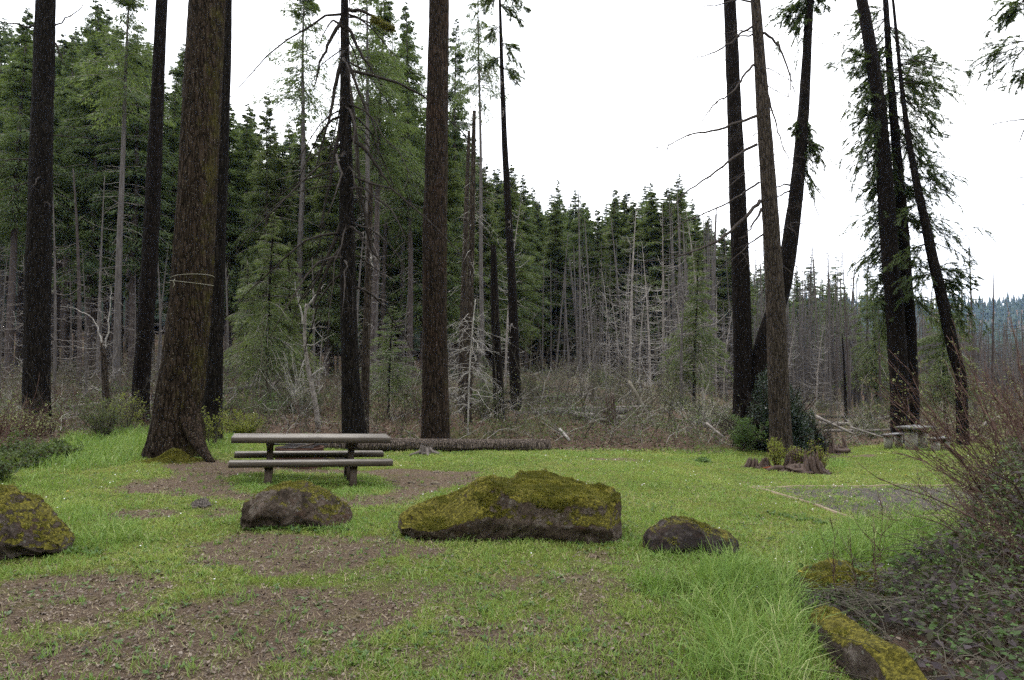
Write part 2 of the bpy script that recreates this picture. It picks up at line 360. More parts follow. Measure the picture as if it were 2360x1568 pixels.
# ------------------------------------------------------------------ ground: one sheet, with masks for soil, gravel and forest floor
_rg = np.random.default_rng(5); _LAT = _rg.random((256, 256))
def vn2(x, y):
    xi, yi = np.floor(x).astype(int), np.floor(y).astype(int); fx, fy = x - xi, y - yi
    fx, fy = fx*fx*(3-2*fx), fy*fy*(3-2*fy); a = lambda i, j: _LAT[(xi+i) % 256, (yi+j) % 256]
    return (a(0,0)*(1-fx)+a(1,0)*fx)*(1-fy) + (a(0,1)*(1-fx)+a(1,1)*fx)*fy
def fbm(x, y, o=4):
    s, a, t = 0., 1., 0.
    for k in range(o): s = s + a*vn2(x*2**k+17.3*k, y*2**k+9.1*k); t += a; a *= .55
    return s/t
def poly_sd(X, Y, poly):
    """signed distance (m, + inside) to a polygon of ground points"""
    p = np.array(poly); d = np.full(X.shape, 1e9); ins = np.zeros(X.shape, bool)
    for (x0, y0), (x1, y1) in zip(p, np.roll(p, -1, 0)):
        ex, ey = x1-x0, y1-y0; t = np.clip(((X-x0)*ex+(Y-y0)*ey)/(ex*ex+ey*ey+1e-12), 0, 1)
        d = np.minimum(d, np.hypot(X-x0-t*ex, Y-y0-t*ey))
        c = ((y0 > Y) != (y1 > Y)); xx = x0 + (Y-y0)*ex/(ey if abs(ey) > 1e-9 else 1e-9); ins ^= c & (X < xx)
    return np.where(ins, d, -d)
GP = lambda pts: [G(u, v) for u, v in pts]
DIRT = [(GP(p), s) for p, s in [
 ([(345,1066),(470,1060),(540,1062),(640,1078),(900,1080),(1000,1086),(1100,1087),(1075,1112),(1000,1130),(935,1165),(830,1168),(560,1162),(470,1150),(330,1140),(270,1125),(350,1110),(400,1095)], 1.0),
 ([(-150,1400),(0,1362),(100,1338),(240,1322),(420,1320),(450,1350),(350,1395),(250,1430),(100,1470),(-150,1500)], .95),
 ([(100,1510),(330,1440),(480,1380),(560,1352),(700,1350),(850,1388),(960,1418),(965,1445),(860,1475),(700,1495),(650,1540),(560,1640),(200,1640)], .95),
 ([(430,1262),(560,1232),(800,1240),(1000,1245),(1100,1262),(1080,1292),(900,1305),(800,1322),(600,1335),(460,1305)], .85),
 ([(830,1490),(1100,1462),(1160,1500),(1010,1600),(880,1600)], .7),
 ([(1300,1262),(1400,1262),(1480,1290),(1560,1325),(1500,1325),(1380,1296)], .85),
 ([(1895,1048),(2010,1047),(2010,1055),(1900,1056)], .9), ([(1375,1056),(1440,1056),(1440,1061),(1375,1061)], .8),
 ([(285,1180),(350,1176),(350,1192),(285,1192)], .9), ([(480,1175),(545,1172),(550,1188),(485,1190)], .9)]]
ISLE = GP([(525,1098),(640,1086),(870,1092),(905,1120),(890,1142),(640,1140),(560,1138)])
PADQ = GP([(1745,1127),(1800,1123),(2248,1118),(2335,1130),(2335,1188),(1985,1196)])
BR = GP([(1835,1375),(1870,1330),(1960,1325),(2060,1335),(2170,1322),(2250,1270),(2290,1170),(2420,1120),(2700,1120),(2900,1700),(2140,1700),(2060,1560),(1985,1440),(1880,1430),(1840,1400)])
_ea = np.array([-2., -.78, -.70, -.62, -.5, -.42, -.3, .1, .3, .42, .55, .65, 2.])
_ey = np.array([12.5, 12.5, 15.5, 18., 19., 19.3, 19.0, 19.0, 20.5, 23.5, 26.5, 27., 27.])
def masks(X, Y):
    n = fbm(X*1.1, Y*1.1) - .5; n2 = fbm(X*5+40, Y*5) - .5
    d = np.zeros(np.shape(X))
    for poly, s in DIRT: d = np.maximum(d, s*np.clip(.5 + (poly_sd(X, Y, poly)/.35 + n*2.4 + n2*1.6), 0, 1))
    d = d*(1 - .9*np.clip(.5 + poly_sd(X, Y, ISLE)/.25 + n2*2, 0, 1))
    turn = np.clip((6.7 + .55*X - Y)/1.2, 0, 1)*np.clip((2.2-X)/2.2, 0.3, 1)*(Y < 12)     # the thin worn turf of the turnout
    d = np.maximum(d, turn*np.clip(.68 + n*2.2 + n2*2.0, .12, .9))
    g = np.clip(poly_sd(X, Y, PADQ)/.08, 0, 1)*np.clip(.45 + poly_sd(X, Y, PADQ)/1.1 + n2*2.2 + n, 0, 1)
    e = np.interp(X/np.maximum(Y, 1), _ea, _ey)
    f = np.clip(.5 + (Y - e)/.7 + n2*1.5, 0, 1)
    f = np.maximum(f, np.clip(.4 + poly_sd(X, Y, BR)/.25 + n2*1.5, 0, 1))
    return d, g, f
def axis(near0, near1, step, far0, far1, gr=1.14):
    a = list(np.arange(near0, near1, step)); s = step
    while a[-1] < far1: s *= gr; a.append(a[-1] + s)
    s = step; b = [near0]
    while b[-1] > far0: s *= gr; b.append(b[-1] - s)
    return np.array(b[:0:-1] + a)
xs = axis(-14, 18, .085, -1500, 1900); ysx = axis(2.4, 27, .085, -60, 1750)
XX, YY = np.meshgrid(xs, ysx); ZZ = gz(XX, YY)
dm, gm, fm = masks(XX, YY)
ZZ = ZZ + (Y_ := (fbm(XX*6, YY*6)-.5))*.022*(YY < 30) - .012*dm*(YY < 30) + (fbm(XX*.9, YY*.9)-.5)*.05*(YY < 40) + fm*(fbm(XX*1.5, YY*1.5)-.5)*.35
nx, ny = len(xs), len(ysx)
g = MB(); i = np.arange(ny-1)[:, None]*nx; j = np.arange(nx-1)[None]
g.add(np.stack([XX, YY, ZZ], -1), F4=np.stack([i+j, i+j+1, i+nx+j+1, i+nx+j], -1).reshape(-1, 4))
m, t = mat_new('ground'); b = NB(t)
ob = b.n('ShaderNodeTexCoord').outputs['Object']
at = b.n('ShaderNodeAttribute', attribute_name='mask').outputs['Color']; sp = b.n('ShaderNodeSeparateColor', {0: at})
n1 = b.noise(ob, .8, 5); n2 = b.noise(ob, 7, 7, .7); n3 = b.noise(ob, 45, 6, .75); n4 = b.noise(ob, 160, 3, .7)
turf = b.mix(b.step(b.math('ADD', b.math('MULTIPLY', n1, .5), b.math('MULTIPLY', n2, .5)), .38, .62), (.075, .125, .025), (.18, .19, .04))
turf = b.mix(b.step(n3, .38, .68), b.mix(.5, turf, (.05, .038, .02)), turf)
soil = b.ramp(b.math('ADD', b.math('MULTIPLY', n3, .65), b.math('MULTIPLY', n4, .35)), [(.30, (.024, .017, .012)), (.45, (.086, .059, .039)), (.56, (.165, .122, .087)), (.66, (.27, .218, .168)), (.75, (.45, .40, .35))])
soil = b.mix(b.step(n2, .35, .7), soil, b.mix(.5, soil, (.13, .10, .078)))
soil = b.mix(b.math('MULTIPLY', b.step(b.noise(ob, 3.1, 5), .52, .66), .5), soil, (.09, .10, .02))
grv = b.ramp(b.math('ADD', b.math('MULTIPLY', n3, .5), b.math('MULTIPLY', n4, .5)), [(.3, (.028, .027, .027)), (.55, (.105, .096, .086)), (.75, (.25, .235, .215))])
flr = b.ramp(b.math('ADD', b.math('MULTIPLY', n2, .6), b.math('MULTIPLY', n3, .4)), [(.3, (.035, .024, .017)), (.5, (.10, .068, .05)), (.68, (.19, .14, .11))])
flr = b.mix(b.math('MULTIPLY', b.step(b.noise(ob, .35, 4), .5, .62), .6), flr, (.06, .07, .022))
c = b.mix(b.step(sp.outputs[0], .25, .75), turf, soil); c = b.mix(sp.outputs[1], c, grv); c = b.mix(sp.outputs[2], c, flr)
b.out(c, .95, b.math('ADD', n3, b.math('MULTIPLY', n4, .6)), 1.0, .03, .04)
go = g.build('ground', m, smooth=True); tag(go, kind='structure')
ca = go.data.color_attributes.new('mask', 'FLOAT_COLOR', 'POINT')
ca.data.foreach_set('color', np.stack([dm, gm, fm, np.ones_like(dm)], -1).ravel().astype(np.float32))
def gzz(X, Y):                                       # height of the real sheet at a point, by bilinear look-up
    X = np.asarray(X, float); Y = np.asarray(Y, float)
    i = np.clip(np.searchsorted(xs, X)-1, 0, nx-2); j = np.clip(np.searchsorted(ysx, Y)-1, 0, ny-2)
    fx = np.clip((X-xs[i])/(xs[i+1]-xs[i]), 0, 1); fy = np.clip((Y-ysx[j])/(ysx[j+1]-ysx[j]), 0, 1)
    return (ZZ[j, i]*(1-fx)+ZZ[j, i+1]*fx)*(1-fy) + (ZZ[j+1, i]*(1-fx)+ZZ[j+1, i+1]*fx)*fy
def ground3(X, Y): return np.stack([X, Y, gzz(X, Y)], -1)

# ------------------------------------------------------------------ grass
rg = np.random.default_rng(11)
def scatter(n, y0, y1, x_over=1.12):                 # points in the wedge the photo sees, evenly spread over the picture
    Y = y0*(y1/y0)**rg.random(n); X = (rg.random(n)*2-1)*Y*.76*x_over
    return X, Y
N = 420000; X, Y = scatter(N, 3.2, 27.5); d, gmk, f = masks(X, Y)
dens = fbm(X*2.2+5, Y*2.2)
keep = rg.random(N) < np.clip(1.05 - d*1.05 - gmk*.93, .035, 1)*np.clip(1-f*1.3, 0, 1)*np.clip(.35+dens*1.2, 0, 1)
X, Y, d = X[keep], Y[keep], d[keep]; n = len(X); pat = fbm(X*.7+80, Y*.7)
Ln = (.014+.030*rg.random(n)**1.5)*(1+np.clip(pat-.45, 0, 1)*3.5)*(1-.5*d)*(1+.02*Y); Wd = (.0028+.0009*Y)*(.7+.6*rg.random(n)); a = rg.random(n)*6.283
D = nrm(np.stack([rg.normal(0, .45, n), rg.normal(0, .45, n), np.ones(n)], 1)); bend = np.stack([rg.normal(0, .35, n)*Ln, rg.normal(0, .35, n)*Ln, -Ln*.1], 1)
mb = MB(); mb.blades(ground3(X, Y)-[0, 0, .004], D, Ln, Wd, bend, a)
tag(mb.build('grass', M['grass_short']), 'short mossy meadow grass covering the clearing', 'grass', kind='stuff')

TALL = [(GP(p), h, dn) for p, h, dn in [
 ([(1500,1350),(1600,1325),(1700,1315),(1830,1335),(1850,1420),(1850,1640),(1640,1640),(1640,1480),(1590,1400),(1520,1370)], .30, 3600),
 ([(1800,1290),(1850,1250),(1990,1208),(2230,1212),(2260,1280),(2180,1320),(2060,1325),(1980,1300),(1840,1300)], .24, 1300),
 ([(165,1008),(250,1000),(352,992),(365,1042),(290,1075),(100,1095),(60,1120),(100,1040)], .26, 420),
 ([(165,1175),(205,1180),(280,1205),(335,1238),(300,1255),(195,1272),(172,1255)], .17, 1500),
 ([(385,1030),(440,1030),(462,1056),(395,1060)], .26, 900), ([(468,1000),(545,1000),(545,1048),(485,1050)], .14, 500),
 ([(880,1046),(1260,1044),(1500,1036),(1700,1036),(1690,1052),(1240,1060),(900,1066)], .07, 300),
 ([(530,1100),(610,1092),(860,1096),(900,1124),(885,1140),(640,1136),(560,1134)], .07, 1500),
 ([(1500,1285),(1600,1285),(1700,1292),(1660,1312),(1520,1312)], .15, 900),
 ([(540,1195),(815,1200),(820,1230),(545,1228)], .10, 1300), ([(930,1215),(1100,1236),(1420,1240),(1440,1215),(1450,1250),(1100,1256),(925,1240)], .11, 1000), ([(1470,1262),(1500,1285),(1530,1290),(1480,1292)], .16, 1500), ([(600,1130),(640,1125),(640,1140),(600,1142)], .12, 900), ([(790,1135),(840,1130),(840,1148),(795,1150)], .12, 900), ([(1000,1340),(1080,1335),(1085,1372),(1010,1375)], .06, 2500),
 ([(1890,1290),(1990,1275),(1990,1300),(1900,1315)], .18, 900), ([(1905,1060),(1945,1062),(1945,1085),(1905,1083)], .16, 500), ([(2060,1040),(2190,1040),(2190,1052),(2060,1052)], .08, 250)]]
def tall(mb):
    for poly, h, dn in TALL:
        p = np.array(poly); lo, hi = p.min(0)-.25, p.max(0)+.25; A = np.prod(hi-lo); n = int(A*dn)
        X = lo[0]+rg.random(n)*(hi[0]-lo[0]); Y = lo[1]+rg.random(n)*(hi[1]-lo[1])
        sd = poly_sd(X, Y, poly); cl = fbm(X*4+3, Y*4)
        k = rg.random(n) < np.clip(.7+sd/.35, 0, 1)*np.clip((cl-.28)*3, .08, 1); X, Y, sd, cl = X[k], Y[k], sd[k], cl[k]; n = len(X)
        Ln = h*(.30+1.0*rg.random(n)**1.3)*(.35+1.45*cl)*np.clip(.75+sd/.5, .4, 1); dist = np.hypot(X, Y)
        Wd = (.0042+.0006*dist)*(.7+.6*rg.random(n)); az = rg.random(n)*6.283; le = .12+.3*rg.random(n)
        D = nrm(np.stack([np.cos(az)*le, np.sin(az)*le, np.ones(n)], 1)); bl = Ln*(.1+.85*rg.random(n)**1.4)
        bend = np.stack([np.cos(az)*bl, np.sin(az)*bl, -bl*.55], 1)
        mb.blades(ground3(X, Y)-[0, 0, .005], D, Ln, Wd, bend, az+1.57+rg.normal(0, .7, n))
mb = MB(); tall(mb)
n = 5200; X, Y = scatter(n, 3.4, 24); d, gmk, f = masks(X, Y); k = (f < .4) & (rg.random(n) < .9-.6*d); X, Y = X[k], Y[k]      # single tufts through the lawn
for q in range(9):
    n = len(X); x, y = X+rg.normal(0, .03, n), Y+rg.normal(0, .03, n); az = rg.random(n)*6.283; Ln = .03+.07*rg.random(n)*fbm(X, Y)**.5
    D = nrm(np.stack([np.cos(az)*.35, np.sin(az)*.35, np.ones(n)], 1)); bl = Ln*.35
    mb.blades(ground3(x, y), D, Ln, .003+.0007*y, np.stack([np.cos(az)*bl, np.sin(az)*bl, -bl*.3], 1), az+1.5)
tag(mb.build('tall_grass', M['grass_tall']), 'long bright green grass in clumps over the lawn and beside the rocks', 'tall grass', kind='stuff')

def rosettes(mb, X, Y, r, m=5, lift=.5):
    n = len(X); base = ground3(X, Y)+[0, 0, .004]
    for q in range(m):
        az = rg.random(n)*6.283; D = np.stack([np.cos(az), np.sin(az), np.full(n, lift)*(.4+rg.random(n))], 1)
        mb.leaves(base, D, np.array([[0, 0, 1.]])+rg.normal(0, .3, (n, 3)), r*(.6+.8*rg.random(n)), r*.45*(.7+.6*rg.random(n)), .15)
mb = MB(); X, Y = scatter(7500, 3.3, 22); d, gmk, f = masks(X, Y); k = (f < .3) & (fbm(X*1.3+9, Y*1.3) > .42) & (rg.random(len(X)) > d*.6); X, Y = X[k], Y[k]
rosettes(mb, X, Y, .018+.004*Y**.5+rg.random(len(X))*.014)
for u0, u1, v in ((560, 800, 1222), (930, 1100, 1236), (1100, 1400, 1244), (150, 230, 1275), (1770, 1900, 1185)):       # leafy weeds along the feet of the rocks and the pad
    uu = np.linspace(u0, u1, int((u1-u0)/4)); pp = np.array([G(u+rg.normal(0, 3), v+rg.normal(0, 4)+(u-u0)*(18/130 if v == 1185 else 0)) for u in uu]); rosettes(mb, pp[:, 0], pp[:, 1], .05, 8, .9)
tag(mb.build('ground_weeds', M['leaf_green']), 'small broad-leaved weeds low in the turf and at the feet of the rocks', 'weeds', kind='stuff')

mb = MB(); X, Y = scatter(1500, 5, 23); d, gmk, f = masks(X, Y); cl = fbm(X*.8+33, Y*.8); k = (f < .2) & (d < .3) & (rg.random(len(X)) < np.clip((cl-.5)*5, .03, 1)); X, Y = X[k], Y[k]; n = len(X)
z = ground3(X, Y)+[0, 0, .035]
for q in range(2):
    az = rg.random(n)*6.283; mb.leaves(z-np.stack([np.cos(az), np.sin(az), 0*az], 1)*.008, np.stack([np.cos(az), np.sin(az), .3*np.ones(n)], 1), np.array([[0, -.5, 1.]]).repeat(n, 0), np.full(n, .013)+.0007*Y, np.full(n, .012)+.0006*Y)
tag(mb.build('daisies', M['petal']), 'tiny white flowers dotted through the lawn', 'flowers', kind='stuff')

mb = MB(); N = 190000; X, Y = scatter(N, 3.0, 20); d, gmk, f = masks(X, Y); k = rg.random(N) < d*.85+.03+gmk*.3; X, Y = X[k], Y[k]; n = len(X)
az = rg.random(n)*6.283; s = (.004+.015*rg.random(n)**4)*(1+.05*Y)
mb.leaves(ground3(X, Y)+np.stack([0*X, 0*X, .003+.008*rg.random(n)], 1), np.stack([np.cos(az), np.sin(az), rg.normal(0, .35, n)], 1), np.array([[0, 0, 1.]])+rg.normal(0, .45, (n, 3)), s*1.6, s, .2)
N = 700; X, Y = scatter(N, 3.2, 16); d, gmk, f = masks(X, Y); az = rg.random(N)*6.283; ln = .03+.15*rg.random(N)**2; q = np.linspace(-.5, .5, 4)[None, :, None]
c0 = ground3(X, Y)+[0, 0, .01]; mb.tubes(c0[:, None]+q*(np.stack([np.cos(az), np.sin(az), 0*az], 1)*ln[:, None])[:, None]+rg.normal(0, .006, (N, 4, 3))*[1, 1, .4], np.full((N, 4), .0025), 3)
tag(mb.build('leaf_litter', M['leaf_litter']), 'bark chips, twigs and dead leaves strewn over the bare soil', 'litter', kind='stuff')

def blob(mb, c, d, seed, sub=3, rough=.25, flat=.0):
    import bmesh
    bm = bmesh.new(); bmesh.ops.create_icosphere(bm, subdivisions=sub, radius=1.0)
    V = np.array([v.co[:] for v in bm.verts]); F = np.array([[v.index for v in f.verts] for f in bm.faces]); bm.free()
    r = np.array([1+rough*mnoise.noise(tuple(p*1.3+seed)) + rough*.5*mnoise.noise(tuple(p*3+seed)) for p in V])
    V = V*r[:, None]*np.array(d)
    mb.add(V+np.array(c), F3=F)
for k, (u, v, w) in enumerate([(950,1113,16),(835,1112,16),(1003,1114,20),(976,1117,12),(918,1122,14),(908,1110,12),(893,1117,9),(1005,1088,14),(775,1091,12)]):
    p = G(u, v); s = w*mpp(p[1])*.55; mb = MB(); blob(mb, (0, 0, s*.15), (s, s*.7, s*.42), k*3.1, 3, .4)
    o = mb.build('stone', M['rock_flat']); o.location = (p[0], p[1], float(gzz(p[0], p[1])))
    tag(o, 'small pale stone lying on the bare soil around the wooden picnic table', 'stone', 'pale stones on the soil by the picnic table')
mb = MB(); n = 260; X, Y = scatter(n, 3.3, 9); d, gmk, f = masks(X, Y)
for x, y, dd in zip(X, Y, d):
    if rg.random() < .2+dd: s = .006+.018*rg.random()**2; blob(mb, (x, y, float(gzz(x, y))+s*.2), (s, s*.8, s*.5), x*7, 1, .4)
tag(mb.build('gravel', M['rock_flat']), 'loose gravel stones in the worn turf', 'gravel', kind='stuff')
for k, (u, v, lb) in enumerate([(155, 1139, 'yellow dandelion in the grass above the mossy left boulder'), (1843, 1329, 'yellow dandelion in the lawn just beyond the smallest boulder'), (2087, 1100, 'yellow dandelion between the gravel pad and the far table')]):
    p = G(u, v+4); z = float(gzz(*p)); e = empty('dandelion', (p[0], p[1], z), lb, 'flower')
    mb = MB(); mb.tubes([[[0, 0, 0], [.004, 0, .03], [.006, 0, .06]]], [[.002, .002, .002]], 5); mb.build('stem', M['leaf_green'], e)
    mb = MB(); az = np.linspace(0, 6.283, 16, endpoint=False); az = np.r_[az, az+.2]; n = len(az)
    mb.leaves(np.tile([[.006, 0, .06]], (n, 1)), np.stack([np.cos(az), np.sin(az), np.r_[np.full(16, .25), np.full(16, .8)]], 1), np.tile([[0, 0, 1.]], (n, 1)), np.full(n, .022), np.full(n, .008)); mb.build('flower_head', M['petal_yellow'], e)

# ------------------------------------------------------------------ boulders: lofted cross-sections, then worn and broken by noise
def boulder(name, st, material, label, seed, amp=.05, res=(150, 84), moss=None, facet=.5):
    """st: stations (u, v_bottom, v_front_edge, v_top, Y_front, Y_edge, Y_top, Y_back)"""
    st = np.array(st, float); tt = np.linspace(0, 1, res[0]); s0 = np.linspace(0, 1, len(st))
    q = np.stack([np.interp(tt, s0, st[:, k]) for k in range(8)], 1)
    rings = []; ulo, uhi = st[:, 0].min(), st[:, 0].max()
    for u, vb, ve, vt, yf, ye, yt, yb in q:
        x = P(u, vb, yf+(yb-yf)*((u-ulo)/(uhi-ulo) if (ulo+uhi)/2 < 1180 else 1-(u-ulo)/(uhi-ulo)))[0]; zb = P(u, vb, yf)[2]-.10; ze = P(u, ve, ye)[2]; zt = P(u, vt, yt)[2]
        ctl = np.array([[yf+.05, zb], [yf-.02, zb+(ze-zb)*.45], [ye-.01, ze-.03], [ye+.05, ze+.005], [(ye+yt)/2, (ze+zt)/2-.01], [yt, zt], [yt+(yb-yt)*.55, zt-(zt-zb)*.2], [yb, zb+(zt-zb)*.35], [yb-.06, zb], [(yf+yb)/2, zb-.02]])
        c = np.vstack([ctl, ctl[:1]]); dd = np.r_[0, np.cumsum(np.hypot(*np.diff(c, axis=0).T))]; w = np.linspace(0, dd[-1], res[1], endpoint=False)
        yz = np.stack([np.interp(w, dd, c[:, 0]), np.interp(w, dd, c[:, 1])], 1)
        for _ in range(1): yz = (np.roll(yz, 1, 0)+2*yz+np.roll(yz, -1, 0))/4
        rings.append(np.column_stack([np.full(res[1], x), yz]))
    V = np.array(rings); n0, n1 = res
    for end, off in ((0, 1), (-1, -2)):               # round off the two ends
        cen = V[end].mean(0); 
        for k, f in ((0, .35), (1, .62), (2, .8), (3, .91), (4, .97)):
            ii = k if end == 0 else -1-k; cc = V[ii].mean(0); V[ii] = cc+(V[ii]-cc)*[1, f, f if k else f]
    V = V.reshape(-1, 3); cen = V.mean(0)
    i = np.arange(n0-1)[:, None]*n1; j = np.arange(n1)[None]; j2 = (j+1) % n1
    F4 = np.stack([i+j, i+j2, i+n1+j2, i+n1+j], -1).reshape(-1, 4)
    V3 = V.reshape(n0, n1, 3); N_ = nrm(np.cross(np.roll(V3, -1, 1)-np.roll(V3, 1, 1), np.gradient(V3, axis=0))).reshape(-1, 3)
    if np.mean(np.sum(N_*(V-cen), 1)) < 0: N_ = -N_
    dsp = np.empty(len(V))
    for k, p in enumerate(V-cen):
        a = mnoise.noise(tuple(p*1.9+seed)); c_ = mnoise.ridged_multi_fractal(tuple(p*2.6+seed*2), .9, 2.1, 5, .9, 2.0)
        ce = mnoise.voronoi(tuple(p*np.array([3.2, 3.2, 4.6])+seed))[0]
        dsp[k] = amp*(1.1*a + .55*(c_-1.2) - facet*(ce[1]-ce[0] < .10)*.35 + facet*(ce[0]-.3)*1.3) + amp*.45*mnoise.noise(tuple(p*9+seed)) + amp*.25*mnoise.noise(tuple(p*22+seed))
    dsp -= dsp.mean()+amp*.15; V = V+N_*dsp[:, None]
    mb = MB(); mb.add(V, F4=F4); F3 = []
    for e0 in (0, (n0-1)*n1):
        for k in range(1, n1-1): F3.append((e0, e0+k+1, e0+k) if e0 == 0 else (e0, e0+k, e0+k+1))
    mb.F3.append(np.array(F3)); org = np.array([cen[0], cen[1], float(gzz(cen[0], cen[1]))])
    o = mb.build(name, M[material], None, smooth=True, origin=org); tag(o, label, 'boulder')
    if moss:                                          # a pile of short moss shoots where the stone lies flat enough
        dens, lo = moss; mm = MB(); a, b_, c_, d_ = (V[F4[:, k]] for k in range(4)); ar = np.linalg.norm(np.cross(c_-a, d_-b_), axis=1)/2; fn = nrm(np.cross(c_-a, d_-b_))
        if np.mean(np.sum(fn*(a-cen), 1)) < 0: fn = -fn
        fcen = (a+c_)/2; nz_ = np.array([mnoise.noise(tuple((p-cen)*2.2+seed+5))+.5*mnoise.noise(tuple((p-cen)*7+seed)) for p in fcen])
        wgt = ar*np.clip((fn[:, 2]*1.1+nz_*.8-lo)*4, 0, 1); nn = int(wgt.sum()*dens)
        if nn > 50:
            idx = rg.choice(len(ar), nn, p=wgt/wgt.sum()); r1, r2 = rg.random((2, nn, 1)); pt = a[idx]*(1-r1)*(1-r2)+b_[idx]*r1*(1-r2)+c_[idx]*r1*r2+d_[idx]*(1-r1)*r2
            Dn = nrm(fn[idx]+rg.normal(0, .45, (nn, 3))); mm.leaves(pt-Dn*.003, Dn, rg.normal(0, 1, (nn, 3)), .010+.016*rg.random(nn), .006+.006*rg.random(nn))
            mo = mm.build('moss', M['moss'], o, origin=org)
    return o
f = lambda zx, zb, ze, zt, *y: (906.3+zx*.24, 1038.4+zb*.24, 1038.4+ze*.24, 1038.4+zt*.24, *y)
boulder('mossy_boulder', [f(125,720,640,600,7.10,7.2,7.4,7.6), f(170,745,620,575,7.02,7.15,7.4,7.75), f(270,760,565,525,6.98,7.15,7.45,7.9), f(350,775,590,512,6.96,7.2,7.5,8.0), f(450,790,560,482,6.95,7.25,7.5,8.05),
  f(560,815,480,415,6.94,7.28,7.5,8.1), f(700,832,380,320,6.94,7.3,7.45,8.15), f(820,810,300,264,6.94,7.3,7.42,8.2), f(950,803,262,248,6.95,7.22,7.4,8.3), f(1050,800,345,278,6.95,7.05,7.7,8.35), f(1150,798,430,258,6.95,7.02,7.95,8.4),
  f(1210,797,455,172,6.95,7.0,8.0,8.45), f(1400,800,490,168,6.94,7.0,8.0,8.5), f(1500,810,512,164,6.93,7.0,8.0,8.5), f(1600,820,505,196,6.92,7.0,8.0,8.5), f(1720,838,478,228,6.9,6.99,8.0,8.5),
  f(1850,855,460,262,6.88,6.97,7.95,8.45), f(2000,868,470,302,6.86,6.96,7.9,8.35), f(2100,850,500,325,6.9,7.1,7.8,8.3), f(2165,800,470,338,7.0,7.15,7.7,8.2), f(2205,700,430,352,7.1,7.25,7.6,8.0)],
  'rock_mossy', 'largest boulder, long and low with thick yellow green moss over its top and right end', 3.0, .045, (230, 110), (30000, .75))
f = lambda zx, zb, ze, zt, *y: (500.3+zx*.188, 972.3+zb*.188, 972.3+ze*.188, 972.3+zt*.188, *y)
boulder('dark_boulder', [f(270,1265,1190,1170,7.5,7.6,7.8,8.0), f(290,1290,1040,1000,7.45,7.55,7.8,8.1), f(310,1300,960,905,7.42,7.5,7.8,8.2), f(450,1305,880,828,7.4,7.5,7.8,8.25), f(600,1308,830,790,7.4,7.5,7.8,8.3), f(800,1310,810,755,7.38,7.48,7.8,8.3),
  f(950,1310,800,740,7.38,7.48,7.8,8.3), f(1150,1312,835,738,7.38,7.46,7.8,8.3), f(1280,1315,885,770,7.38,7.45,7.8,8.25), f(1380,1318,950,812,7.38,7.45,7.75,8.2), f(1480,1318,1040,868,7.4,7.48,7.75,8.15), f(1560,1315,1090,940,7.42,7.5,7.75,8.1), f(1625,1300,1080,985,7.46,7.55,7.75,8.0), f(1668,1260,1150,1080,7.52,7.6,7.75,7.9)],
  'rock_dark', 'dark rounded boulder with a steep face right in front of the wooden picnic table', 11.0, .055, (170, 96), (16000, 1.1))
f = lambda zx, zb, ze, zt, *y: (1453.8+zx*.12, 1161+zb*.12, 1161+ze*.12, 1161+zt*.12, *y)
boulder('small_boulder', [f(225,840,680,620,6.5,6.55,6.7,6.8), f(290,880,560,470,6.45,6.5,6.7,6.85), f(450,960,480,385,6.40,6.48,6.7,6.95), f(560,965,420,292,6.38,6.48,6.7,7.0), f(750,970,390,262,6.38,6.46,6.72,7.0), f(930,975,350,230,6.37,6.45,6.75,7.02), f(1100,975,380,214,6.37,6.43,6.75,7.02), f(1250,970,440,232,6.37,6.42,6.75,7.02),
  f(1400,960,540,280,6.38,6.43,6.75,7.0), f(1600,945,610,308,6.38,6.43,6.75,7.0), f(1700,940,640,400,6.39,6.44,6.72,6.95), f(1850,930,665,462,6.4,6.46,6.7,6.9), f(2000,915,690,490,6.42,6.48,6.7,6.88), f(2060,890,720,580,6.46,6.52,6.68,6.8), f(2095,850,790,720,6.5,6.55,6.65,6.75)],
  'rock_small', 'smallest boulder, dark and angular with orange moss, long grass growing in front of it', 23.0, .04, (150, 84), (14000, 1.1))
f = lambda zx, zb, ze, zt, *y: (zx*.16, 1095+zb*.16, 1095+ze*.16, 1095+zt*.16, *y)
boulder('left_boulder', [f(-1500,1250,800,700,6.1,6.3,6.6,6.9), f(-1400,1260,560,420,6.02,6.2,6.6,7.1), f(-1000,1270,450,300,5.98,6.15,6.6,7.2), f(-400,1270,400,262,5.95,6.15,6.6,7.3), f(0,1262,380,245,5.95,6.15,6.6,7.3), f(200,1240,350,192,5.95,6.15,6.6,7.3), f(350,1215,330,175,5.97,6.15,6.6,7.25), f(550,1190,320,178,6.0,6.15,6.6,7.2),
  f(680,1170,350,235,6.03,6.15,6.6,7.15), f(800,1150,450,372,6.06,6.17,6.55,7.1), f(900,1125,560,490,6.1,6.2,6.5,7.0), f(1000,1085,680,610,6.15,6.25,6.5,6.9), f(1050,1055,850,800,6.2,6.3,6.45,6.8), f(1080,1030,950,920,6.25,6.33,6.45,6.6)],
  'rock_left', 'mossy grey boulder cut off by the left edge of the photo, beside long grass', 31.0, .055, (190, 100), (20000, .8))

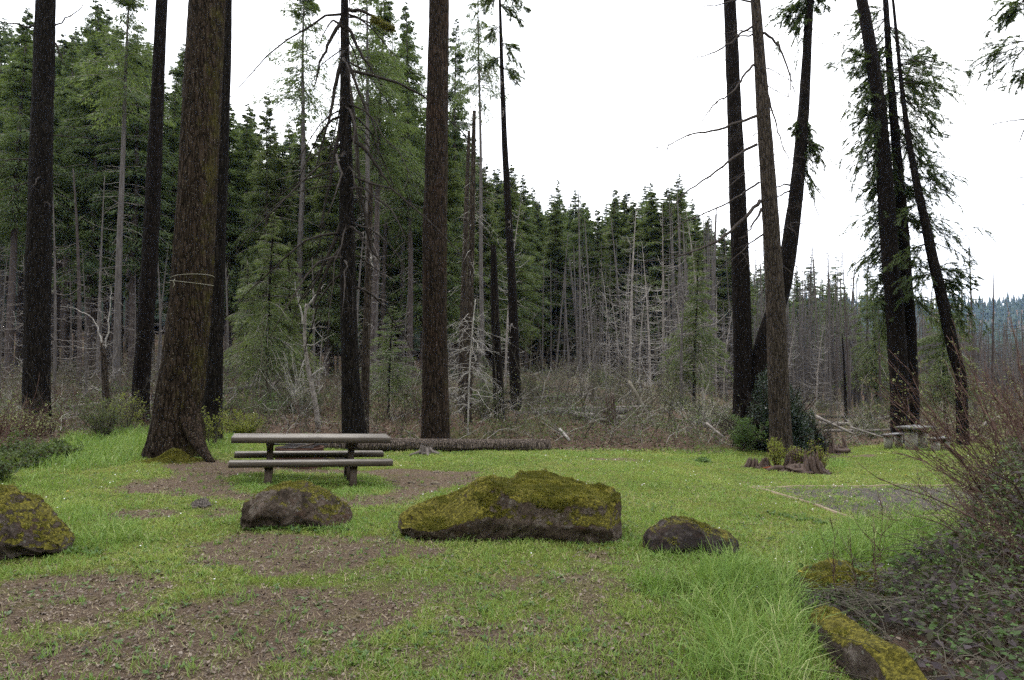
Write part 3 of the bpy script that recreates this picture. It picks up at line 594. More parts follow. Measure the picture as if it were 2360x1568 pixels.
# ------------------------------------------------------------------ picnic tables
tz = -.25; th = rad(18)
tb = empty('picnic_table', (-3.30, 11.29, tz), 'brown wooden picnic table with two plank benches between the dark boulder and the log', 'picnic table', rz=th)
tb.rotation_euler = (0, rad(1.9), th)
def one(name, mat, par, *boxes):
    mb = MB()
    for bx in boxes: mb.box(*bx[:2], **(bx[2] if len(bx) > 2 else {}))
    return mb.build(name, mat, par)
one('tabletop', M['table_wood'], tb, *[((0, y, .765), (2.46+dx, .215, .090), dict(bev=.006)) for y, dx in ((-.222, 0), (0, -.006), (.222, .004))])
one('bench', M['table_wood'], tb, ((0, -.57, .435), (2.45, .27, .085), dict(bev=.006)))
one('bench', M['table_wood'], tb, ((0, .57, .435), (2.45, .27, .085), dict(bev=.006)))
for sx in (-.66, .62):
    one('post', M['post_wood'], tb, ((sx, 0, .29), (.10, .10, .78)), ((sx, 0, .645), (.125, .30, .10), dict(taper=.72)), ((sx, 0, .71), (.12, .58, .03)))
    one('bench_post', M['post_wood'], tb, ((sx+.0, -.57, .16), (.105, .115, .48)), ((sx, -.57, .392), (.12, .19, .014)))
    one('bench_post', M['post_wood'], tb, ((sx+.0, .57, .16), (.105, .115, .48)), ((sx, .57, .392), (.12, .19, .014)))
    for yy in (-.60, -.54): mb = MB(); mb.tubes([[[sx-.062, yy, .36], [sx+.062, yy, .36]]], [[.007, .007]], 6); mb.build('bolt', M['iron'], tb)
p = GX(2112, 24.0); ft = empty('picnic_table', (p[0], 24.0, p[2]-.01), 'grey concrete-legged picnic table with two small benches in front of the twin dark trunks', 'picnic table', rz=rad(34))
one('tabletop', M['board_grey'], ft, *[((0, y, .745), (1.30, .18, .085)) for y in (-.279, -.093, .093, .279)])
one('apron', M['concrete'], ft, ((0, 0, .67), (1.0, .5, .07), dict(taper=.85)))
for sy in (-.78, .78): one('bench', M['board_grey'], ft, ((0, sy, .435), (1.15, .31, .06)))
for sx in (-.36, .36):
    one('leg', M['concrete'], ft, ((sx, 0, .30), (.22, .34, .68), dict(taper=.95)))
    for sy in (-.78, .78):
        mb = MB(); mb.box((0, 0, 0), (.17, .26, .46), taper=.82); o = mb.build('bench_leg', M['concrete'], ft); o.location = (sx, sy, .18)

# ------------------------------------------------------------------ fire pit behind the near table
p = GX(690, 13.4); fp = empty('fire_pit', (p[0], 13.4, p[2]), 'low rusty brown fire pit ring with a black grate behind the wooden picnic table', 'fire pit')
mb = MB(); an = np.linspace(0, 2*math.pi, 41)[:-1]; ring = lambda r, z: np.stack([np.cos(an)*r, np.sin(an)*r*.9, np.full(40, z)], 1)
R_ = [ring(.46, -.1), ring(.46, .36), ring(.475, .375), ring(.445, .385), ring(.43, .37), ring(.43, -.05)]; V = np.concatenate(R_); F = []
for k in range(5):
    for q in range(40): F.append((k*40+q, k*40+(q+1) % 40, (k+1)*40+(q+1) % 40, (k+1)*40+q))
mb.add(V, F4=F); mb.build('ring', M['rust'], fp, smooth=False)
mb = MB()
for x in np.linspace(-.30, .30, 13): mb.tubes([[[x, -.33, .40], [x, .33, .40]]], [[.006, .006]], 5)
mb.tubes([[[-.36, -.3, .40], [.36, -.3, .40]], [[-.36, .3, .40], [.36, .3, .40]], [[-.40, 0, .43], [.55, 0, .43]]], [[.011]*2, [.011]*2, [.012]*2], 6); mb.build('grate', M['iron'], fp)
mb = MB(); mb.tubes([[[-.40, 0, .43], [-.52, .0, .44], [-.62, -.02, .46]]], [[.016, .02, .02]], 8); mb.build('handle', M['iron'], fp)
p2 = GX(765, 13.9); mb = MB(); blob(mb, (0, 0, .12), (.30, .22, .17), 5.5, 4, .35); o = mb.build('rock', M['rock_small'], smooth=True); o.location = p2; tag(o, 'mossy brown rock lying against the right side of the fire pit', 'rock')
mb = MB(); blob(mb, (0, 0, .10), (.5, .25, .09), 9.5, 4, .3); o = mb.build('rock', M['rock_flat'], smooth=True); o.location = GX(735, 14.5); tag(o, 'flat grey slab of rock just behind the fire pit', 'rock')
mb = MB(); a = np.array([.02, -.45, .40]); bb = np.array([.80, .05, .60]); mb.tubes([[a, (a+bb)/2+[0, 0, -.01], bb]], [[.014, .018, .022]], 6)
o = mb.build('stick', M['post_wood']); o.location = fp.location; tag(o, 'peeled brown stick propped across the fire pit grate', 'stick')

# ------------------------------------------------------------------ trunks, logs, stumps
def swept(pts, r, n=40, seg=.12, rough=.06, seed=0., knots=True, flare=None, ends=True, freq=1.0):
    """a knobbly bole along pts (k,3) with radii r; flare = (z height, amount, lobes)"""
    pts = np.array(pts, float); r = np.array(r, float); d = np.r_[0, np.cumsum(np.linalg.norm(np.diff(pts, axis=0), axis=1))]
    K = max(4, int(d[-1]/seg)); w = np.linspace(0, d[-1], K)
    c = np.stack([np.interp(w, d, pts[:, k]) for k in range(3)], 1); rr = np.interp(w, d, r)
    for _ in range(6): c[1:-1] = (c[:-2]+2*c[1:-1]+c[2:])/4; rr[1:-1] = (rr[:-2]+2*rr[1:-1]+rr[2:])/4
    T = nrm(np.gradient(c, axis=0)); ref = np.array([0, 1., 0]) if abs(T[0, 2]) > .5 else np.array([0, 0, 1.])
    A = nrm(np.cross(T, ref)); B = np.cross(T, A); an = np.arange(n)*2*math.pi/n
    V = np.empty((K, n, 3))
    for i in range(K):
        for j in range(n):
            ca, sa = math.cos(an[j]), math.sin(an[j])
            k1 = mnoise.noise((ca*4*freq*rr[i]/.3+seed, sa*4*freq*rr[i]/.3, w[i]*.9+seed)); k2 = mnoise.noise((ca*11*freq+seed, sa*11*freq, w[i]*3.5))
            k3 = mnoise.noise((ca*1.2+seed*2, sa*1.2, w[i]*.35)); q = 1+rough*(1.1*k1+.8*k2)+rough*.9*k3
            if flare:
                zf = max(0, 1-w[i]/flare[0]); q *= 1+flare[1]*zf**2.2*(1+.55*math.cos(flare[2]*an[j]+seed)+.5*k3)
            V[i, j] = c[i]+rr[i]*q*(ca*A[i]+sa*B[i])
    F4 = []; ii = np.arange(K-1)[:, None]*n; jj = np.arange(n)[None]; F4 = np.stack([ii+jj, ii+(jj+1) % n, ii+n+(jj+1) % n, ii+n+jj], -1).reshape(-1, 4)
    F3 = []
    if ends:
        F3 = [(0, k+1, k) for k in range(1, n-1)]+[((K-1)*n, (K-1)*n+k, (K-1)*n+k+1) for k in range(1, n-1)]
    return V.reshape(-1, 3), F4, F3
def log_thing(u0, v0, Y0, u1, v1, Y1, r0, r1, material, label, n=20, sink=.35, rough=.08, name='fallen_log', stubs=0, cat='log', seg=.15, group=None):
    a, b_ = P(u0, v0, Y0), P(u1, v1, Y1); mid = (a+b_)/2+rg.normal(0, .02, 3)
    V, F4, F3 = swept([a, mid, b_], [r0, (r0+r1)/2, r1], n, seg, rough, rg.random()*50)
    mb = MB(); mb.add(V, F3=F3, F4=F4)
    for _ in range(stubs):
        t = rg.random(); q = a+(b_-a)*t; dr = nrm(np.array([rg.normal(0, .6), rg.normal(0, .5), abs(rg.normal(0, 1))])); ln = .2+rg.random()*1.1
        mb.tubes([[q, q+dr*ln*.5, q+dr*ln+[0, 0, .05]]], [[r1*.25, r1*.16, .004]], 4)
    o = mb.build(name, M[material], None, smooth=True, origin=a); return tag(o, label, cat, group)
log_thing(630, 1027, 18.0, 1268, 1027, 18.5, .19, .165, 'bark_log', 'long fallen log with reddish brown bark lying along the back edge of the lawn', 30, rough=.10, seg=.07)
def stump(u, v, Y, w, h, material, label, seed, jag=.5, roots=0, tall=1.0):
    """a rotten stump: a ring of splintered staves round a crumbling heart"""
    r_ = np.random.default_rng(int(seed*10)); p = GX(u, Y); mb = MB(); n = 120
    blob(mb, (0, 0, h*.05), (w*1.05, w*.95, h*.42), seed, 4, .5)
    az = r_.random(n)*6.283; rr = w*(.55+.45*r_.random(n)); hh = h*(.45+jag*(np.sin(az*1.5+seed)*.5+r_.normal(0, .38, n)))+.02; hh = np.clip(hh, h*.15, h*1.25*tall); x, y = np.cos(az)*rr, np.sin(az)*rr*.9
    B = np.stack([np.stack([x*1.35, y*1.35, np.full(n, -.05)], 1), np.stack([x*1.08, y*1.08, hh*.4], 1), np.stack([x, y, hh*.8], 1), np.stack([x*.98+r_.normal(0, .01, n), y, hh], 1)], 1)
    mb.tubes(B, w*np.array([[.17, .12, .08, .012]])*r_.uniform(.6, 1.2, (n, 1)), 5)
    for k in range(roots):
        a = k*6.283/roots+r_.random(); d = np.array([math.cos(a), math.sin(a), 0]); L_ = w*(1.5+r_.random()); mb.tubes(np.array([d*w*.5+[0, 0, h*.45], d*w*1.0+[0, 0, h*.18], d*(w+L_*.5)+[0, 0, .03], d*(w+L_)+[0, 0, -.03]]), np.array([w*.3, w*.28, w*.18, w*.07]), 7)
    m_ = 30
    for k in range(m_): a = r_.random()*6.283; q = w*(1.0+.7*r_.random()); blob(mb, (math.cos(a)*q, math.sin(a)*q, .015), (w*.12, w*.09, w*.06), k*1.7+seed, 1, .5)
    o = mb.build('stump', M[material], smooth=False); o.location = p; return tag(o, label, 'stump')
stump(982, 1050, 17.3, .17, .33, 'stump', 'grey weathered stump with spreading roots in front of the long log', 2.2, .3, 6)
stump(462, 1172, 8.7, .10, .10, 'stump', 'small grey splintered stump in the grass between the left boulder and the dark boulder', 5.2, .4)
stump(1748, 1072, 16.2, .26, .20, 'stump_dark', 'smaller of the two rotten stumps, dark with a red rotten heart', 8.2, .9)
stump(1850, 1078, 15.6, .42, .42, 'stump_dark', 'larger rotten crumbling stump with yellow green shoots, in front of the grey trunk', 12.2, .9)
mb = MB()
blob(mb, (0, 0, .01), (.22, .1, .05), 4., 3, .4)
for k in range(26): blob(mb, (rg.uniform(-.17, .17), rg.uniform(-.07, .07), .03+rg.random()*.03), (.03+.03*rg.random(), .025, .02), k*2.3, 1, .5)
o = mb.build('rotten_wood', M['rot_red'], None); o.location = GX(1778, 15.9); tag(o, 'heap of crumbled red rotten wood beside the smaller rotten stump', 'rotten wood')
V, F4, F3 = swept([[-.28, 0, .0], [0, .02, .07], [.24, .0, .03]], [.05, .09, .06], 18, .05, .3, 4.)
mb = MB(); mb.add(V, F3=F3, F4=F4); o = mb.build('root_chunk', M['stump_dark'], smooth=True); o.location = GX(1793, 15.7); tag(o, 'dark chunk of root wood lying between the two rotten stumps', 'wood')

# gravel pad timbers
def timber(u0, v0, u1, v1, label, w=.045, h=.10):
    a, b_ = G(u0, v0), G(u1, v1); n = max(2, int(np.linalg.norm(b_-a)/.4)); t = np.linspace(0, 1, n)[:, None]; q = a+(b_-a)*t
    z = gzz(q[:, 0], q[:, 1])+.022; mb = MB(); dr = nrm((b_-a)[None])[0]; pr = np.array([-dr[1], dr[0]])*w/2; V = []
    for (x, y), zz in zip(q, z):
        zz += rg.normal(0, .004); V += [(x-pr[0], y-pr[1], zz-h), (x+pr[0], y+pr[1], zz-h), (x+pr[0], y+pr[1], zz), (x-pr[0], y-pr[1], zz)]
    F = [(k*4+j, k*4+(j+1) % 4, k*4+4+(j+1) % 4, k*4+4+j) for k in range(n-1) for j in range(4)]+[(0, 3, 2, 1), (n*4-4, n*4-3, n*4-2, n*4-1)]
    mb.add(V, F4=F); o = mb.build('edging_timber', M['timber'], None, origin=(a[0], a[1], float(z[0]))); return tag(o, label, 'timber', 'timbers edging the gravel pad')
timber(1727, 1124, 1872, 1162, 'pale edging timber on the left side of the gravel pad, far half')
timber(1876, 1163.5, 1982, 1199, 'pale edging timber on the left side of the gravel pad, near half')
timber(1984, 1198, 2330, 1190, 'edging timber along the near side of the gravel pad, half lost in the grass')
timber(1735, 1124, 2247, 1117, 'thin edging timber along the far side of the gravel pad')

# bottom right: mossy rock and mossy log in the brambles
f = lambda u, vb, ve, vt, *y: (u, vb, ve, vt, *y)
boulder('mossy_rock', [f(1812,1350,1335,1330,5.4,5.5,5.7,5.8), f(1835,1365,1325,1312,5.25,5.4,5.8,6.0), f(1880,1372,1320,1294,5.2,5.4,5.9,6.1), f(1930,1372,1322,1293,5.2,5.4,5.9,6.1), f(1980,1370,1330,1298,5.2,5.4,5.9,6.1), f(2040,1372,1345,1318,5.25,5.4,5.85,6.0), f(2110,1378,1360,1342,5.3,5.4,5.8,5.9), f(2150,1385,1372,1362,5.4,5.45,5.6,5.7)],
  'rock_left', 'low mossy rock half covered by dead bramble stems, below the gravel pad', 41.0, .04, (90, 60), (16000, .8))
boulder('mossy_log', [f(1850,1640,1500,1450,3.3,3.6,4.2,4.4), f(1885,1660,1500,1410,3.25,3.6,4.4,4.6), f(1930,1680,1520,1400,3.2,3.5,4.4,4.7), f(1980,1700,1550,1420,3.2,3.45,4.25,4.6), f(2030,1720,1580,1455,3.2,3.4,4.1,4.4), f(2080,1720,1610,1500,3.2,3.35,3.95,4.2), f(2140,1720,1650,1545,3.2,3.3,3.8,4.0), f(2200,1720,1680,1600,3.2,3.3,3.6,3.8)],
  'rock_left', 'broad mossy boulder with grey streaks among the brambles at the bottom edge', 47.0, .04, (110, 70), (22000, .8))

# ------------------------------------------------------------------ big trunks standing around the clearing
def branch_curves(start, dirs, ln, droop, S_=6, wob=.05):
    K = len(start); t = np.linspace(0, 1, S_)[None, :, None]; ln = np.asarray(ln)[:, None, None]; dr = np.asarray(droop)[:, None, None]
    w = rg.normal(0, 1, (K, S_, 3)); w[:, 0] = 0; w = np.cumsum(w, 1)*wob/S_**.5
    return start[:, None]+dirs[:, None]*t*ln+np.array([0, 0, 1.])*dr*ln*t**2+w*ln
def twigs_on(Pt, m, frac, spread=.9, drp=-.1, t0=.2, S_=4):
    """m twigs on each polyline of Pt (K,S,3), length = frac * the part still ahead"""
    K, Sg, _ = Pt.shape; t = t0+(1-t0)*rg.random((K, m))*.95; x = t*(Sg-1); i = np.minimum(x.astype(int), Sg-2); fr = (x-i)[..., None]; kk = np.arange(K)[:, None]
    st = Pt[kk, i]*(1-fr)+Pt[kk, i+1]*fr; tan = nrm(Pt[kk, i+1]-Pt[kk, i]); L_ = np.linalg.norm(Pt[:, -1]-Pt[:, 0], axis=1)[:, None]*(1-t*.75)*frac*(.5+rg.random((K, m)))
    dr = nrm(tan*.8+rg.normal(0, spread*.6, (K, m, 3))); return branch_curves(st.reshape(-1, 3), dr.reshape(-1, 3), L_.ravel(), np.full(K*m, drp), S_, .08)
def radii(Pt, r0, r1=.15): return np.asarray(r0)[:, None]*np.linspace(1, r1, Pt.shape[1])[None]
def needles(mb, Pt, m, ln, wd, t0=.15, spread=.55, up=.1, flat=True):
    """needle-bearing shoots along polylines"""
    K, Sg, _ = Pt.shape; t = t0+(1-t0)*rg.random((K, m)); x = t*(Sg-1); i = np.minimum(x.astype(int), Sg-2); fr = (x-i)[..., None]; kk = np.arange(K)[:, None]
    st = (Pt[kk, i]*(1-fr)+Pt[kk, i+1]*fr).reshape(-1, 3); tan = nrm(Pt[kk, i+1]-Pt[kk, i]).reshape(-1, 3); sgn = np.where(rg.random(len(st)) < .5, -1, 1)[:, None]
    side = nrm(np.cross(tan, [[0, 0, 1.]]))*sgn; d = nrm(tan*.7+side*spread*(.5+rg.random((len(st), 1)))+rg.normal(0, .22, st.shape)+[0, 0, up-.1])
    n = len(st); mb.leaves(st, d, rg.normal(0, .5, (n, 3))+[0, 0, 1.], ln*(.6+.8*rg.random(n)), wd*(.7+.6*rg.random(n)))
def trunk_pts(px, Y, dY=0.):
    out = []; r = []
    for k, (u, v, w) in enumerate(px):
        p = P(u, v, Y+dY*k); out.append(p); r.append(w/2*mpp(Y))
    return np.array(out), np.array(r)
def hero(name, px, Y, mat, label, n=44, rough=.06, flare=None, seed=0., top=26., cat='tree', seg=.12, branches=(), nb=0, bl=(.4, 1.6), crown=None, bdroop=-.35, bmat='dead_dark', zr=(3, 12), tw=3, smooth=False, br=.02):
    pts, r = trunk_pts(px, Y); base = pts[0].copy(); zg = float(gzz(base[0], base[1])); base[2] = zg
    pts = np.vstack([[pts[0][0], pts[0][1], zg-.25], pts]) if pts[0][2] > zg-.1 else pts
    if len(pts) > len(r): r = np.r_[r[0]*1.02, r]
    if top and pts[-1][2] < top:                     # goes on above the picture
        d = (pts[-1]-pts[-2])/max(1e-6, pts[-1][2]-pts[-2][2]); e = pts[-1]+d*(top-pts[-1][2]); pts = np.vstack([pts, e]); r = np.r_[r, r[-1]*.25]
    root = empty(name, base, label, cat)
    V, F4, F3 = swept(pts, r, n, seg, rough, seed, flare=flare); mb = MB(); mb.add(V-base, F3=F3, F4=F4); mb.cur = 1
    at_z = lambda z: (np.stack([np.interp(z, pts[:, 2], pts[:, k]) for k in range(3)], -1), np.interp(z, pts[:, 2], r))
    cnt = 0
    for poly, w0 in branches:
        w0 = w0*(1.4 if seed == 6.1 else .85)        # branches that the photo shows one by one
        q = np.array([P(u, v, Y+(dy if dy else 0)) for u, v, *dd in poly for dy in [dd[0] if dd else 0]])-base
        t = np.linspace(0, 1, len(poly)*3); tt = np.linspace(0, 1, len(poly)); q2 = np.stack([np.interp(t, tt, q[:, k]) for k in range(3)], 1)
        for _ in range(2): q2[1:-1] = (q2[:-2]+2*q2[1:-1]+q2[2:])/4
        q2[1:-1] += rg.normal(0, .018, q2[1:-1].shape); rr = np.linspace(w0, w0*.18, len(q2))*mpp(Y)/2
        mb.tubes(q2, rr, 6); L1 = q2[None]; tws = twigs_on(L1, tw*2, .28, .9, -.12, .3, 5); mb.tubes(tws, radii(tws, np.full(len(tws), w0*.22*mpp(Y)/2), .3), 4)
        tw2 = twigs_on(tws, 3, .5, .9, -.1, .2, 4); mb.tubes(tw2, radii(tw2, np.full(len(tw2), w0*.12*mpp(Y)/2), .4), 3); cnt += 1
    if nb:
        z = zr[0]+(zr[1]-zr[0])*rg.random(nb); c, rr = at_z(z); az = rg.random(nb)*6.283; d = np.stack([np.cos(az), np.sin(az), rg.normal(-.1, .2, nb)], 1); ln = bl[0]+(bl[1]-bl[0])*rg.random(nb)**1.5
        B1 = branch_curves(c-base+nrm(d)*(rr*.8)[:, None], d, ln, np.full(nb, bdroop), 7, .06); mb.tubes(B1, radii(B1, br*(.6+.8*rg.random(nb))*(.4+.6*ln/bl[1]), .2), 5)
        k = ln > .7
        if k.any() and tw: B2 = twigs_on(B1[k], tw*2, .45, .9, bdroop*.4, .15, 5); mb.tubes(B2, radii(B2, np.full(len(B2), .007), .35), 3); B3 = twigs_on(B2, 3, .5, .9, -.1, .1, 4); mb.tubes(B3, radii(B3, np.full(len(B3), .004), .5), 3)
        cnt += 1
    if crown: crown(root, at_z, base, mb)
    mb.build('trunk', [M[mat], M[bmat]], root, smooth=True)
    return root, at_z, base
def high_crown(z0, z1, R, nb_, mat='needle'):         # living boughs above (or partly above) the picture
    def f(root, at_z, base, w):
        z = z0+(z1-z0)*rg.random(nb_); c, rr = at_z(z); az = rg.random(nb_)*6.283; d = np.stack([np.cos(az), np.sin(az), rg.normal(.05, .15, nb_)], 1); ln = R*(1-.7*(z-z0)/(z1-z0))*(.6+.5*rg.random(nb_))
        B1 = branch_curves(c-base, d, ln, np.full(nb_, -.25), 6, .04); B2 = twigs_on(B1, 7, .42, .7, -.2, .2, 4); w.tubes(B1, radii(B1, np.full(nb_, .03), .2), 4); w.tubes(B2, radii(B2, np.full(len(B2), .006), .4), 3)
        m = MB(); needles(m, B2, 16, .17, .035); needles(m, B1, 12, .17, .035); m.build('crown', M[mat], root)
    return f

hero('fir_tree', [(84,1000,58),(85,900,56),(86,700,52),(92,500,49),(96,300,46),(102,100,42),(106,0,40)], 19.0, 'bark_dark', 'dark straight trunk nearest the left edge, black bark with broken branch stubs', seed=1.1, nb=10, bl=(.2, .9), zr=(5, 11), flare=(1.0, .25, 3), crown=high_crown(16, 26, 3.2, 60),
  branches=[([(84,60),(50,62),(20,55),(-20,40)], 7), ([(118,62),(150,48),(185,20),(200,0)], 5), ([(78,370),(50,366),(10,370),(-30,368)], 6), ([(84,400),(60,425),(20,432),(-10,440)], 5), ([(128,100),(140,130),(146,150)], 6), ([(115,312),(160,316),(200,318)], 4)])
hero('fir_tree', [(322,975,38),(325,900,37),(332,800,35),(345,600,34),(355,400,32),(364,200,28),(373,0,25)], 21.0, 'bark_black', 'dark slim trunk between the leftmost dark trunk and the huge flared trunk', seed=2.3, nb=5, bl=(.2, .7), zr=(6, 12), flare=(.8, .3, 3), crown=high_crown(16, 25, 2.8, 45))
r_, az_, bs_ = hero('fir_tree', [(400,1048,128),(403,1010,112),(406,960,100),(416,900,100),(428,813,92),(444,640,88),(458,400,84),(467,200,81),(478,0,78)], 13.8, 'bark_big', 'huge furrowed trunk with flared roots and mossy right side, tied with pale twine', n=110, rough=.05, seed=3.7, seg=.055, flare=(.6, .05, 4), top=30, crown=high_crown(17, 29, 4, 70))
mb = MB()                                             # two root buttresses running out over the ground
for q in ([(425,930,13.75,60),(440,980,13.6,46),(452,1012,13.4,34),(466,1038,13.2,24),(480,1056,13.0,16),(492,1066,12.9,9)], [(388,960,13.6,50),(374,1000,13.5,42),(364,1030,13.4,30),(354,1048,13.3,16)], [(440,960,13.8,50),(455,1000,13.9,36),(462,1030,13.9,24)]):
    V, F4, F3 = swept([P(u, v, y) for u, v, y, w in q], [w/2*mpp(y) for u, v, y, w in q], 30, .05, .16, q[0][0]*.1); mb.add(V-bs_, F3=F3, F4=F4)
mb.build('root', M['bark_big'], r_, smooth=True)
mb = MB(); nn = 9000; ctr = np.array(P(395, 1050, 13.0)); pt = ctr+rg.normal(0, 1, (nn, 3))*[.22, .14, .0]; pt[:, 2] = gzz(pt[:, 0], pt[:, 1])+.24*np.exp(-((pt[:, 0]-ctr[0])/.26)**2-((pt[:, 1]-ctr[1]-.12)/.2)**2)*(.5+.5*rg.random(nn))
mb.leaves(pt, nrm(rg.normal(0, .5, (nn, 3))+[0, -.2, 1]), rg.normal(0, 1, (nn, 3)), .02+.02*rg.random(nn), np.full(nn, .012)); o = mb.build('moss_mat', M['moss'], None, origin=ctr); tag(o, 'cushion of yellow green moss at the foot of the huge flared trunk', 'moss')
mb = MB()
for v0, sag in ((641, 5), (653, -6)):
    zc = P(449, v0, 13.8)[2]; c, rr = az_(zc); an = np.linspace(0, 2*math.pi, 41); q = np.stack([c[0]+np.cos(an)*(rr+.02), c[1]+np.sin(an)*(rr+.02), zc+np.cos(an*1+.4)*.05*sag/6], 1); mb.tubes(q, np.full(41, .0045), 5, cap=False)
q = np.array([P(u, v, 13.3) for u, v in ((404, 643), (399, 648), (402, 655), (398, 665))]); mb.tubes(q, np.full(4, .007), 4)
o = mb.build('twine', M['twine'], None, origin=c); tag(o, 'pale twine looped twice around the huge flared trunk', 'twine')
hero('fir_tree', [(488,965,44),(492,850,40),(500,640,34),(508,400,32),(517,150,30),(520,0,28)], 17.0, 'bark_dark', 'dark trunk half hidden right behind the huge flared trunk', seed=5.3, nb=3, bl=(.2, .5), zr=(6, 11), flare=(.8, .3, 3), crown=high_crown(17, 26, 3, 45))
hero('fir_tree', [(818,1000,56),(812,940,48),(807,850,40),(803,700,37),(799,500,35),(796,250,26),(794,0,17)], 18.3, 'bark_dark', 'dark slender trunk hung with long drooping bare branches, right of the wooden picnic table', n=44, seed=6.1, nb=46, bl=(1.0, 3.4), bdroop=-.75, zr=(3.6, 12.5), tw=3, br=.04, flare=(.9, .3, 4), crown=high_crown(13.5, 24, 2.8, 50), seg=.1,
  branches=[([(795,40),(760,90),(745,130),(730,175),(722,210)], 7), ([(795,120),(770,200),(765,260),(742,330),(726,400)], 8), ([(798,230),(775,330),(765,400),(745,480),(730,590)], 8), ([(798,60),(830,120),(855,160),(880,190)], 7), ([(800,140),(825,210),(850,260),(875,330)], 7), ([(802,310),(840,340),(880,400),(905,440)], 10), ([(800,180),(822,320),(830,430),(834,520)], 9),
   ([(800,480),(770,560),(730,640),(700,690)], 9), ([(802,400),(838,455),(850,560),(870,600),(905,620)], 8), ([(798,560),(760,600),(735,660),(715,720)], 8), ([(815,840),(832,900),(838,950),(845,985)], 6), ([(797,20),(850,30),(885,55),(905,62)], 7)])
mb = MB(); q = np.array([P(u, v, 18.3) for u, v in np.stack([np.linspace(858, 906, 60), np.interp(np.linspace(858, 906, 60), [858, 875, 890, 906], [44, 52, 64, 64])], 1)]); pt = np.repeat(q, 60, 0)+rg.normal(0, .045, (3600, 3)); mb.leaves(pt, nrm(rg.normal(0, 1, pt.shape)+[0, 0, -.4]), rg.normal(0, 1, pt.shape), np.full(3600, .05), np.full(3600, .02)); o = mb.build('hanging_moss', M['needle_yellow'], None, origin=q[0]); o.data.materials[0] = M['moss']; tag(o, 'yellow clump of moss hanging on a high bare branch of the slender drooping trunk', 'moss')
hero('fir_tree', [(1003,1022,68),(1004,980,63),(1003,900,60),(1002,700,56),(1003,500,55),(1008,250,50),(1012,0,46)], 18.9, 'bark_mid', 'thick straight trunk with reddish brown bark in the middle, standing behind the log', n=90, rough=.05, seed=7.9, seg=.07, flare=(.7, .16, 4), top=30, crown=high_crown(15, 29, 3.4, 60))
# right-hand groups
hero('fir_tree', [(1712,955,44),(1712,800,42),(1706,600,40),(1698,400,36),(1690,200,31),(1682,0,28)], 23.0, 'bark_black', 'black straight trunk rising out of the left side of the dark green bush', seed=9.1, nb=12, bl=(.2, .7), zr=(4, 13), flare=(.7, .2, 3), top=27, crown=high_crown(17, 27, 3, 40))
hero('fir_tree', [(1800,1035,54),(1799,1000,48),(1794,900,46),(1788,700,42),(1776,500,37),(1762,300,32),(1748,100,25),(1741,0,22)], 20.0, 'bark_grey', 'pale grey brown trunk with long arching bare branches before the dark green bush', n=60, rough=.05, seed=10.4, seg=.09, nb=22, bl=(.5, 2.0), bdroop=-.4, zr=(4.5, 12), flare=(.8, .2, 4), top=24, bmat='bark_far', crown=high_crown(16, 24, 2.6, 30), br=.015,
  branches=[([(1736,62),(1715,72),(1690,95),(1650,120),(1610,132),(1580,145)], 7), ([(1737,78),(1700,90),(1660,110),(1630,140)], 5), ([(1740,148),(1715,170),(1700,205),(1670,225),(1640,245),(1615,285),(1580,305)], 8), ([(1742,268),(1700,285),(1640,305),(1600,305),(1550,330),(1500,345)], 9), ([(1745,333),(1700,355),(1655,395),(1600,430),(1560,460),(1545,500)], 9), ([(1750,420),(1715,445),(1670,470),(1600,500),(1550,530),(1530,555)], 7),
   ([(1752,462),(1725,490),(1690,530),(1640,565),(1590,585),(1540,600),(1500,602)], 12), ([(1755,480),(1740,510),(1725,540),(1705,550)], 8), ([(1760,540),(1730,560),(1700,590),(1660,620)], 6), ([(1753,75),(1785,90),(1805,120),(1818,170),(1825,200),(1812,240)], 8), ([(1762,200),(1775,235),(1790,290),(1800,330),(1815,365),(1840,395)], 6), ([(1740,10),(1700,-5),(1640,15),(1590,22)], 6), ([(1825,198),(1840,225),(1800,280)], 3)])
def tufts(*spots, mat='needle_dark'):                 # (u, v, du, dv) short drooping living boughs at given pixels
    def f(root, at_z, base, w):
        m = MB(); Y = base[1]
        for u, v, du, dv, n_ in spots:
            s = P(u, v, Y); e = P(u+du, v+dv, Y); L_ = np.linalg.norm(e-s); dr = nrm((e-s)[None])[0]; K = n_; zc = s[2]; cc, _r = at_z(zc); s = np.array([cc[0], cc[1], zc]); dirs = nrm(dr[None]+rg.normal(0, .22, (K, 3)))
            B1 = branch_curves(np.tile(s, (K, 1))-base, dirs, L_*(.7+.65*rg.random(K)), np.full(K, -.26), 6, .05); B2 = twigs_on(B1, 7, .4, .7, -.3, .15, 4)
            w.tubes(B1, radii(B1, np.full(K, .014), .3), 4); w.tubes(B2, radii(B2, np.full(len(B2), .005), .4), 3); needles(m, B2, 84, .105, .017, .0); needles(m, B1, 34, .10, .017)
        m.build('crown', M[mat], root)
    return f
hero('fir_tree', [(1745,870,42),(1760,790,40),(1800,680,38),(1815,600,36),(1826,520,34),(1836,440,31),(1846,330,27),(1853,250,25),(1860,120,20),(1866,0,17)], 23.0, 'bark_black', 'dark trunk curving up rightwards behind the pale grey trunk, with hanging green tufts', seed=12.7, nb=22, bl=(.3, 1.7), br=.013, zr=(5, 13), top=22,
  crown=tufts((1850,270,22,55,5),(1850,275,-30,22,3),(1852,300,40,75,6),(1856,320,50,110,4),(1862,0,-50,40,6),(1862,10,-40,75,5),(1866,-20,-60,50,6),(1868,-10,40,20,4), mat='needle_dark'), branches=[([(1828,425),(1790,430),(1760,440)], 6), ([(1826,435),(1795,455),(1765,468)], 6), ([(1858,395),(1890,450),(1930,480)], 4), ([(1870,450),(1890,500),(1905,540)], 3)])
